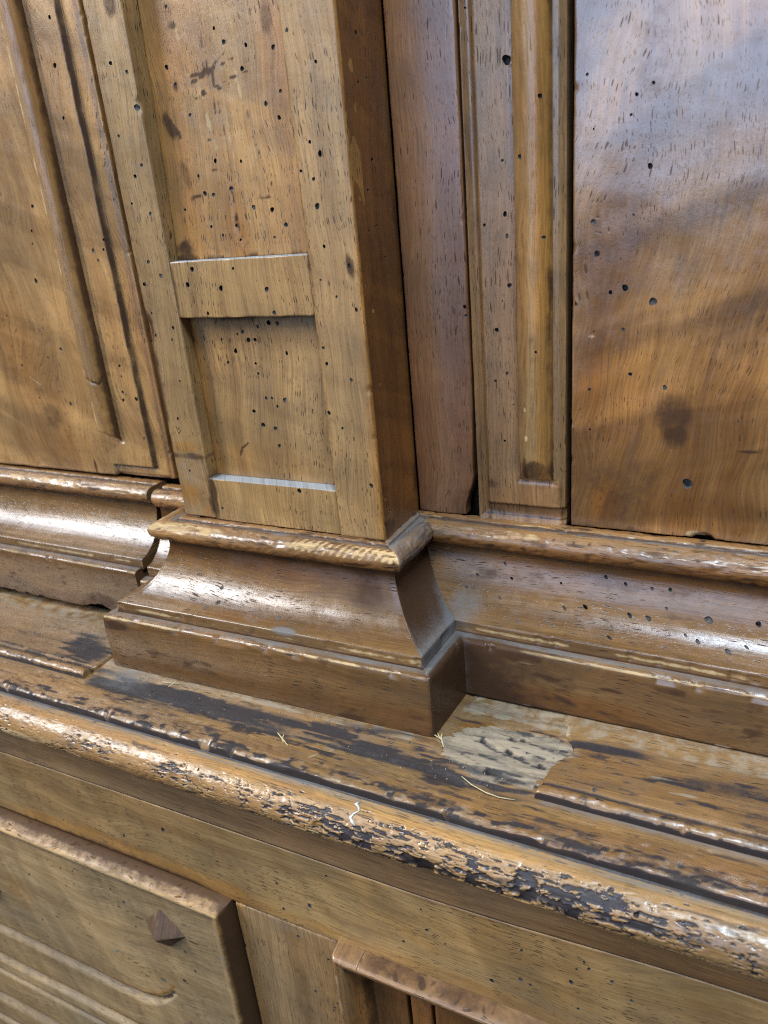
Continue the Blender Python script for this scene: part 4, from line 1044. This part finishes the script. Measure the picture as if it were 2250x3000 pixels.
def nose_flakes(U, S):
    """1 where the varnished skin has flaked off down to the dark ground, in steps along the grain"""
    f = fbm(U / 4.6, S / 1.15, 91, 5) + .16 * (vn(U / 1.9, S / .7, 92) - .5)
    lower_ = sst(S0 + 1.5, S0 + 6, S)
    zone = lower_ * (1.0 * sst(10, 40, U) * sst(150, 108, U) * (.28 + .75 * vn(U / 16, S / 8, 3)) + .55 * blob(U, S, -2, S0 + 10, 24, 9, 0, .7) + .35 * blob(U, S, -60, S0 + 12, 30, 8, 0, .8)) + .5 * blob(U, S, -200, S0 + 14, 22, 12, 0, .6)
    zone = zone + .9 * blob(U, S, 46, S0 + 18, 3.4, 5.5, 10, .4) + .6 * blob(U, S, 64, S0 + 15, 3.0, 3.4, 0, .4) + 1.0 * blob(U, S, 83, S0 + 12, 4.5, 6, 0, .35) + .7 * blob(U, S, 97, S0 + 15, 4.5, 4, 0, .4)
    zone = zone + .42 * sst(S0 + 4, S0 + 8, S) * sst(.45, .66, vn(U / 24, S / 10, 13)) * .85
    thr = .80 - .31 * zone
    ck = np.abs(fbm(U / 6, S / 3.2, 93, 3) - .5)
    crack = sst(.020, .007, ck) * sst(.22, .42, zone + .40 * vn(U / 30, S / 9, 4)) * sst(S0 + 2, S0 + 5, S)
    return np.maximum(sst(thr - .012, thr + .012, f), .8 * crack)
def nose_pit(U, S):
    fl = nose_flakes(U, S)
    return fl * (.55 + .35 * vn(U / 4, S / 2, 6)) + .8 * fl * blob(U, S, 83, S0 + 12, 6, 7, 0, .5) + 1.2 * fl * blob(U, S, 46, S0 + 18, 4, 6)
nu = axis(-445, 445, -262, 168, g=.52, coarse=8, edge=(False, False))
no_u, no_v = 311., 77.
def nose_pos(U, S):
    q = interp(ns, npts, S); n2 = interp(ns, nn_, S)
    d = .35 * (fbm(U / 40, S / 12, 95, 3) - .5) * 2 * sst(9, 13, S) - nose_pit(U, S)
    d = d - .10 * sst(.5, .7, vn(U / 2.4, S / 1.3, 97)) * sst(S0, S0 + 3, S)
    for cx, cs, rx, rs, dp in ((-13.6, S0 + 14, 2.4, 3.2, .9), (.8, S0 + 14, 2.4, 2.6, 1.0), (-.2, S0 + 20, 1.7, 2.4, .8), (-60, S0 + 15, 4, 5, .5)):
        d = d - dp * blob(U, S, cx, cs, rx, rs, 0, .25)
    for x0, s0, x1, s1 in ((-214, S0 + 6, -200, S0 + 11), (-200, S0 + 11, -186, S0 + 14), (-186, S0 + 14, -183, S0 + 22)):
        d = d - 1.6 * (1 - sst(.3, 1.0, dist_seg(U + 1.5 * (vn(S, U / 2, 2) - .5), S + (vn(U / 2, S, 8) - .5) * 2, (x0, s0), (x1, s1))))
    return np.stack([U, q[..., 0] + n2[..., 0] * d, q[..., 1] + n2[..., 1] * d - .3 * (U < -1e9)], -1)
def nose_mask(U, S, P):
    fl = nose_flakes(U, S)
    n = fbm(U / 14, S / 3, 99, 4)
    dark = sst(9.3, 8.4, S) * .75 + fl * 1.1 + sst(.60, .70, fbm(U / 10, S / 1.3, 101, 5)) * .5 * sst(S0, S0 + 3, S)
    for x0, s0, x1, s1 in ((-214, S0 + 6, -200, S0 + 11), (-200, S0 + 11, -186, S0 + 14), (-186, S0 + 14, -183, S0 + 22)):
        dark = dark + (1 - sst(.4, 1.1, dist_seg(U + 1.5 * (vn(S, U / 2, 2) - .5), S + (vn(U / 2, S, 8) - .5) * 2, (x0, s0), (x1, s1))))
    dust = sst(8.2, 9.2, S) * 0 + sst(S0 + .6, S0 - 1.2, S) * (.0 + .80 * fbm(U / 14, S / 1.5, 44))
    warm = sst(S0, S0 + 1.5, S) * sst(S0 + 5, S0 + 3, S) * .45 + sst(S0 + 12, S0 + 17, S) * .15
    raw_and_lit = (1 - fl) * sst(.42, .62, n) * sst(S0 + 9, S0 + 14, S) * .42 + (1 - fl) * blob(U, S, -195, S0 + 20, 30, 6, 0, .6) * .6
    raw_and_lit = raw_and_lit + sst(.25, .0, np.abs(fl - .5)) * .4
    return M4(U, dark, warm, dust, raw_and_lit)
a = Acc()
grid(a, nu, ns, nose_pos, lambda U, S, P: np.stack([U + no_u, S + no_v], -1), nose_mask, [(-140, S0 + 18, 1.0), (-107, S0 + 20, 1.1), (-96, S0 + 21, 1.2), (-118, S0 + 21, .7), (31, S0 + 19, .8), (-60, S0 + 6, .8), (120, S0 + 9, 1.1)], flip=True)
a.build('nosing', [W_NOSE, HOLE], lower)

# ---- frieze below the nosing
def m_frb(U, V):
    green = sst(-101.5, -99, V) * .30
    return M4(U, sst(-100.2, -97.6, V) * .45 + sst(.6, .8, fbm(U / 40, V / 2, 6)) * .2, sst(60, 120, U) * .5, green, 0 * U)
def w_frb(U, V):
    j = 6.0 * sst(30, 165, U)
    return U, V + j * sst(-98, -118, V)
a = relief((-445, 445), (-118, -97.4), 70, 9, grain='a', mask=m_frb, warp=w_frb, fa=(-240, 172), seed=24, g=1.1, edges=(0, 0, 0, 0), wav=.15)
a.build('frieze_band', [W_FRB, HOLE], lower)
def m_frz(U, V):
    warm = .25 * sst(.5, .7, fbm(U / 26, V / 20, 8)) + blob(U, V, -135, -161, 90, 8, 1, .8) * 1.0 + blob(U, V, -62, -160, 8, 6, 0, .7) * .75 + blob(U, V, 90, -140, 60, 26, 0, .9) * .35 + blob(U, V, 45, -160, 60, 5, 0, .7) * .4
    dark = blob(U, V, -140, -164, 84, 2.4, 1, .7) * .5 + sst(-162, -164.2, V) * .25 + sst(.62, .8, fbm(U / 16, V / 14, 9)) * .22 + blob(U, V, -30, -146, 16, 14, 0, .9) * .15
    return M4(U, dark, warm, blob(U, V, -150, -130, 70, 18, 0, .9) * .10, 0 * U)
def w_frz(U, V):
    return U, V + 6.0 * sst(30, 165, U) * sst(-150, -118.2, V) + 2.6 * sst(-61, -90, U) * sst(-150, -164.2, V)
a = relief((-445, 445), (-164.2, -118.1), 70, 9, grain='a', mask=m_frz, warp=w_frz, holes=HOLES['frieze'], fa=(-240, 172), seed=25, g=1.1, edges=(0, 0, 1, 0), wav=.2, r=.5)
a.build('frieze', [W_FRZ, HOLE], lower)

# ---- stile between drawer and door
def m_sl(U, V):
    return M4(U, sst(-167, -164.6, V) * .45 + sst(-7.5, -5.6, U) * .25, sst(-52, -60, U) * .7, blob(U, V, -30, -168, 14, 3, 0, .7) * .35, 0 * U)
a = relief((-61.2, -5.2), (BOT, -164.8), 70, 9, mask=m_sl, holes=HOLES['stile_low'], fb=(-240, -164), seed=26, g=1.1, r=.9)
a.build('stile', [W_LOW, HOLE], lower)

# ---- drawer front
drw = empty('drawer', parent=lower)
FLUTES = [([(-430, -264.5), (-150, -265.5), (-138, -264.8), (-126, -260.5), (-117, -253.5), (-111, -245.5)], 4.6), ([(-430, -297), (-120, -298)], 4.8), ([(-430, -313), (-120, -314)], 2.6), ([(-430, -345), (-120, -346)], 6.0), ([(-430, -372), (-120, -372)], 4.0)]
def h_drw(U, V):
    d = np.minimum(-62.6 - U, -163.4 - V)
    pts = np.array([(0, 0), (.5, 3.0), (1.6, 5.6), (2.9, 8.0), (3.5, 9.2), (4.2, 9.6), (5.0, 9.2), (7.3, 7.9), (9.2, 6.9), (9.5, 6.7), (9.8, 7.0), (99, 7.0)])
    hh = np.interp(d, pts[:, 0], pts[:, 1]) + .35 * (1 - sst(.1, .5, np.abs(d - 11.6))) * (U > -85) * (V < -172) * -1
    for k, (pl, wd) in enumerate(FLUTES):
        e = (V - np.interp(U, [q[0] for q in pl], [q[1] for q in pl]))
        w_ = wd * (1 - .75 * sst(-140, -112, U)) if k == 0 else wd
        hh = hh - 5.0 * sst(1.0, .78, e / w_) * np.clip((e / w_ + 1) / 1.7, 0, 1) * (U < pl[-1][0]) * (1 if k != 2 else .6)
    return hh
def m_drw(U, V):
    d = np.minimum(-62.6 - U, -163.4 - V)
    warm = sst(4.6, 2.2, d) * 1.0 + blob(U, V, -224, -218, 14, 12, 0, .9) * .55 + sst(4.6, 2.6, -62.6 - U) * .8
    dark = sst(3.9, 2.6, d) * .50 + sst(1.5, .2, d) * .5 + sst(4.5, 2.0, -62.6 - U) * .45 + (1 - sst(.3, 1.1, np.abs(d - 9.9))) * .30  # right slope also darkened and warmed, as painted shade on that side
    for pl, wd in FLUTES[:2]:
        D = dist_line(U, V - wd - .4, pl)
        warm = warm + (1 - sst(.5, 3.5, D)) * .75 * (V > -330)
        dark = dark + (1 - sst(.3, 1.6, D)) * .45
    for crack in ([(-205, -226), (-186, -227), (-172, -231), (-150, -232), (-128, -238), (-112, -240)], [(-140, -193), (-120, -196)], [(-95, -197), (-72, -196)], [(-140, -240), (-128, -243), (-118, -252)]):
        dd = dist_line(U, V + 1.6 * (fbm(U / 5, V / 9, 4) - .5), crack)
        dark = np.maximum(dark, (1 - sst(.12, .5, dd)) * .75 * (vn(U / 6, V / 6, 2) > .3))
    blue = sum((e_ > -1) * sst(.75, .5, e_) * .42 * (U < -112) for e_ in [(V - np.interp(U, [q[0] for q in pl], [q[1] for q in pl])) / wd for pl, wd in FLUTES])
    raw_and_lit = blob(U, V, -118, -240, 2.2, 1.3) * .6 + blob(U, V, -150, -233, 2.5, 1.0) * .5 + blob(U, V, -205, -226, 1.6, 1.6) * .4 + blob(U, V, -68, -196, 2.0, 5) * .5
    return M4(U, dark, warm, blue, raw_and_lit)
a = relief((-440, -62.6), (BOT, -163.4), 70, 9, h=h_drw, grain='a', mask=m_drw, holes=HOLES['drawer'], fa=(-330, -62), fb=(-400, -161), seed=27, g=1.15, r=.3, edges=(0, 1, 0, 1), wav=.15)
a.build('front_board', [W_DRW, HOLE], drw)

def boss(cx, cz, r=15.2, hgt=8.3):
    ac = Acc()
    n = 9
    # four faces of a pyramid turned on its point, slightly softened along the ridges
    base = 77.0 - 1.2
    cs = [(cx, cz + r), (cx + r * .98, cz), (cx, cz - r), (cx - r * .98, cz)]
    for k in range(4):
        p, q = cs[k], cs[(k + 1) % 4]
        P, F = [], []
        for i in range(n + 1):
            t = i / n
            for j in range(n + 1):
                s_ = j / n
                ex, ez = p[0] + (q[0] - p[0]) * s_, p[1] + (q[1] - p[1]) * s_
                x, z = ex + (cx - ex) * t, ez + (cz - ez) * t
                edge = 4 * (s_ - .5) ** 2
                h = (hgt + 1.2) * t - .25 * edge ** 6 * t - .5 * t ** 12
                P.append((x, -(base + h), z))
        for i in range(n):
            for j in range(n):
                A0 = i * (n + 1) + j
                F.append((A0, A0 + 1, A0 + n + 2, A0 + n + 1))
        P = np.array(P)
        ac.add(P, P[:, [2, 0]] + 40 * k, np.tile([.12, .1, 0., .30 if k == 3 else 0.], (len(P), 1)), F, 0, np.zeros(len(F), bool))  # upper-left face painted paler, as lit from the left
    o = ac.build('boss', [W_BOSS, HOLE], drw)
    return o
W_BOSS = wood('walnut_boss', (.125, .068, .036), (.075, .042, .024), pore=.4, fig=.06, dirt=.3, rough=.45, spec=.4, raw_and_lit=(.34, .265, .165))
boss(-105.4, -194.6)
boss(-105.4, -278.0)
boss(-253.4, -226.0)

# ---- framed door at the lower right
door = empty('door', parent=lower)
def h_dfr(U, V):
    d = np.minimum(U + 4.8, -163.4 - V)
    pts = np.array([(0, 0), (.4, 6.4), (.9, 7.8), (1.6, 8.5), (2.4, 8.6), (3.2, 8.2), (4.4, 7.9), (5.6, 7.4), (6.2, 6.0), (8.0, 2.6), (9.4, 1.2), (10.2, .9), (11.0, -1.5), (12.2, -4.6), (13.5, -5.0)])
    return np.interp(d, pts[:, 0], pts[:, 1])
def m_dfr(U, V):
    d = np.minimum(U + 4.8, -163.4 - V)
    side = (U + 4.8) < (-163.4 - V)
    dark = sst(2.2, 0, d) * .55 * (~side) * (.4 + vn(U / 12, V, 5)) + sst(9, 12, d) * .4 + side * sst(6, 9, d) * .25
    warm = sst(5.5, 8, d) * .8
    return M4(U, dark, warm, (~side) * .0, sst(1.4, 2.0, d) * sst(3.4, 2.8, d) * .42)  # highlight along the ridge painted pale
a = relief((-4.8, 8.6), (BOT, -163.4), 70, 12, h=h_dfr, mask=m_dfr, fb=(-240, -163), seed=28, g=.7, r=.8, edges=(1, 0, 0, 1))
a.build('door_frame', [W_FRAME, HOLE], door)
a = relief((8.65, 440), (-177.0, -163.4), 70, 12, h=h_dfr, grain='a', mask=m_dfr, fa=(8, 172), seed=29, g=.7, r=.8, edges=(0, 0, 0, 1))
a.build('door_frame', [W_FRAME, HOLE], door)
for i, (x0, x1, dy) in enumerate(((5.2, 24.2, 0), (25.4, 35.6, -.8), (37.6, 62, .2), (62.9, 90, 0), (91, 122, -.5), (123, 160, 0), (161, 230, 0), (231, 330, 0), (331, 440, 0))):
    a = relief((x0, x1), (BOT, -170), 65.2 + dy, 5, mask=lambda U, V, s=x0: M4(U, .15 + sst(.6, .8, vn(U / 4, V / 20, 5)) * .3, .45 + 0 * U, 0 * U, 0 * U), fb=(-240, -170), seed=30 + i, g=1.4, r=.7)
    a.build('panel_board', [W_DARK, HOLE], door)

# ---- dried white run on the nosing (part of the chest)
def tube(pts, radii, sides=7, flat=1.0, up=(0, 0, 1)):
    ac = Acc()
    pts = np.array(pts, float)
    t = np.gradient(pts, axis=0)
    P, F = [], []
    for i, (p, d) in enumerate(zip(pts, t)):
        d = d / np.linalg.norm(d)
        a_ = np.cross(d, up); a_ /= np.linalg.norm(a_); b_ = np.cross(a_, d)
        for k in range(sides):
            an = 2 * math.pi * k / sides
            P.append(p + radii[i] * (math.cos(an) * a_ + math.sin(an) * flat * b_))
    n = len(pts)
    for i in range(n - 1):
        for k in range(sides):
            F.append((i * sides + k, i * sides + (k + 1) % sides, (i + 1) * sides + (k + 1) % sides, (i + 1) * sides + k))
    P.append(pts[0]); P.append(pts[-1])
    for k in range(sides):
        F.append(((k + 1) % sides, k, n * sides, -1))
        F.append(((n - 1) * sides + k, (n - 1) * sides + (k + 1) % sides, n * sides + 1, -1))
    P = np.array(P)
    ac.add(P, P[:, :2], np.zeros((len(P), 4)), F)
    return ac

def on_nose(x, s):
    p = nose_pos(np.array([float(x)]), np.array([float(s)]))[0]
    return p + np.array([0, -.15, .15])
dr = [on_nose(x, S0 + s_) for x, s_ in ((14.6, -1.2), (13.8, .4), (15.6, 1.6), (16.4, 3.0), (14.8, 4.6), (14.0, 6.2), (15.2, 7.6), (16.8, 8.6))]
tube(dr, [.35, .8, .45, .35, .45, .6, .65, .2], flat=.5).build('white_drip', [PAINT], lower)

# ================================================================== BITS OF STRAW lying about
def straw(label, strands, name='straw', loc=None):
    c = np.mean([s_[0][0] for s_ in strands], axis=0)
    ac = Acc()
    for pts, r in strands:
        n = len(pts)
        q, _s = [], None
        P = np.array(pts, float)
        tt = np.linspace(0, 1, 9)
        s0 = np.linspace(0, 1, n)
        Q = np.stack([np.interp(tt, s0, P[:, k]) for k in range(3)], -1)
        tb = tube(Q - c, [.72 * r * (.55 + .45 * math.sin(math.pi * min(1, .15 + x * .8))) for x in tt], 6, .5)
        ac.add(tb.v[0], tb.uv[0], tb.m[0], tb.f[0])
    o = ac.build(name, [STRAW])
    o.location = tuple(c * .001)
    o['label'] = label
    o['category'] = 'straw'
    o['group'] = 'bits of straw lying on the ledge'
    return o

zt, zm = -72.0, -74.6
straw('crossed pale straw bits lying close against the pilaster plinth, left of its middle', [([(-109.7, -38.6, zt - .3), (-104, -38.2, zt + .1), (-99.8, -36.6, zt - .1)], .42), ([(-104.5, -40.3, zt - .8), (-102.5, -37.5, zt + .3), (-103.0, -35.8, zt + .3)], .34)])
straw('bent two-pronged straw on the dark ledge below the middle of the pilaster plinth', [([(-35.4, -49.5, zm + .3), (-31.2, -52.2, zm + .5), (-26.6, -54.8, zm - .2)], .50), ([(-31.8, -49.8, zm + .7), (-31.0, -52.5, zm + .4), (-29.6, -54.0, zm + .1)], .36)])
straw('forked straw sprig at the right front corner of the pilaster plinth, beside torn patch', [([(26.6, -29.6, zt + .3), (31, -30.6, zt + .5), (35.4, -32.2, zt)], .42), ([(33.4, -28.2, zt + .2), (34.2, -31.2, zt + .6), (36.8, -35.2, zt - .6)], .55), ([(31.5, -28.9, zt + .4), (34.5, -32.4, zt + .5)], .34)])
straw('long thin curved fibre lying on the ledge below the grey torn patch', [([(48.8, -46.4, zm - .1), (53.9, -49.4, zm + .1), (60.6, -51.6, zm + .2), (65.7, -52.2, zm + .2), (71.8, -51.2, zm)], .42)], name='fibre')

# ---- crumbs and grit shed by the worm-eaten wood
def grit():
    rg = np.random.RandomState(5)
    ac = Acc()
    octa = np.array([(1, 0, 0), (0, 1, 0), (-1, 0, 0), (0, -1, 0), (0, 0, .8), (0, 0, -.8)], float)
    fc = [(0, 1, 4, -1), (1, 2, 4, -1), (2, 3, 4, -1), (3, 0, 4, -1), (1, 0, 5, -1), (2, 1, 5, -1), (3, 2, 5, -1), (0, 3, 5, -1)]
    spots = []
    for cx, cb, sx, sb, n in ((36, 31, 4, 2.5, 26), (34, -1.5, 5, 1.2, 26), (52, 44, 10, 2, 34), (-60, 37, 50, 1.6, 90), (-130, 40, 14, 4, 30), (80, 30, 3, 7, 22), (-40, 47, 60, 5, 60), (60, 1, 18, 3, 26)):
        for _ in range(n):
            spots.append((cx + rg.randn() * sx, cb + rg.randn() * sb))
    for x, b in spots:
        if not (-150 < x < 84) or b > 62 or (b < 34.5 and -146 < x < 32) or b < -3 or (b < 0 and x < 35):
            continue
        z = -75.5 + float(h_ledge(np.array([x]), np.array([b]))[0]) + .05
        s = abs(rg.randn()) * .16 + .12
        R = np.linalg.qr(rg.randn(3, 3))[0]
        P = (octa * (s * (.6 + .8 * rg.rand(3)))) @ R + np.array([x, -b, z])
        ac.add(P, P[:, :2], np.zeros((6, 4)), fc, 0, np.ones(8, bool))
    o = ac.build('grit', [plain('wood_crumbs', (.16, .11, .065), (.34, .27, .17), 2500.)])
    o['kind'] = 'stuff'
    o['label'] = 'fine wood crumbs and grit scattered on the ledge round the plinth'
    o['category'] = 'grit'
grit()
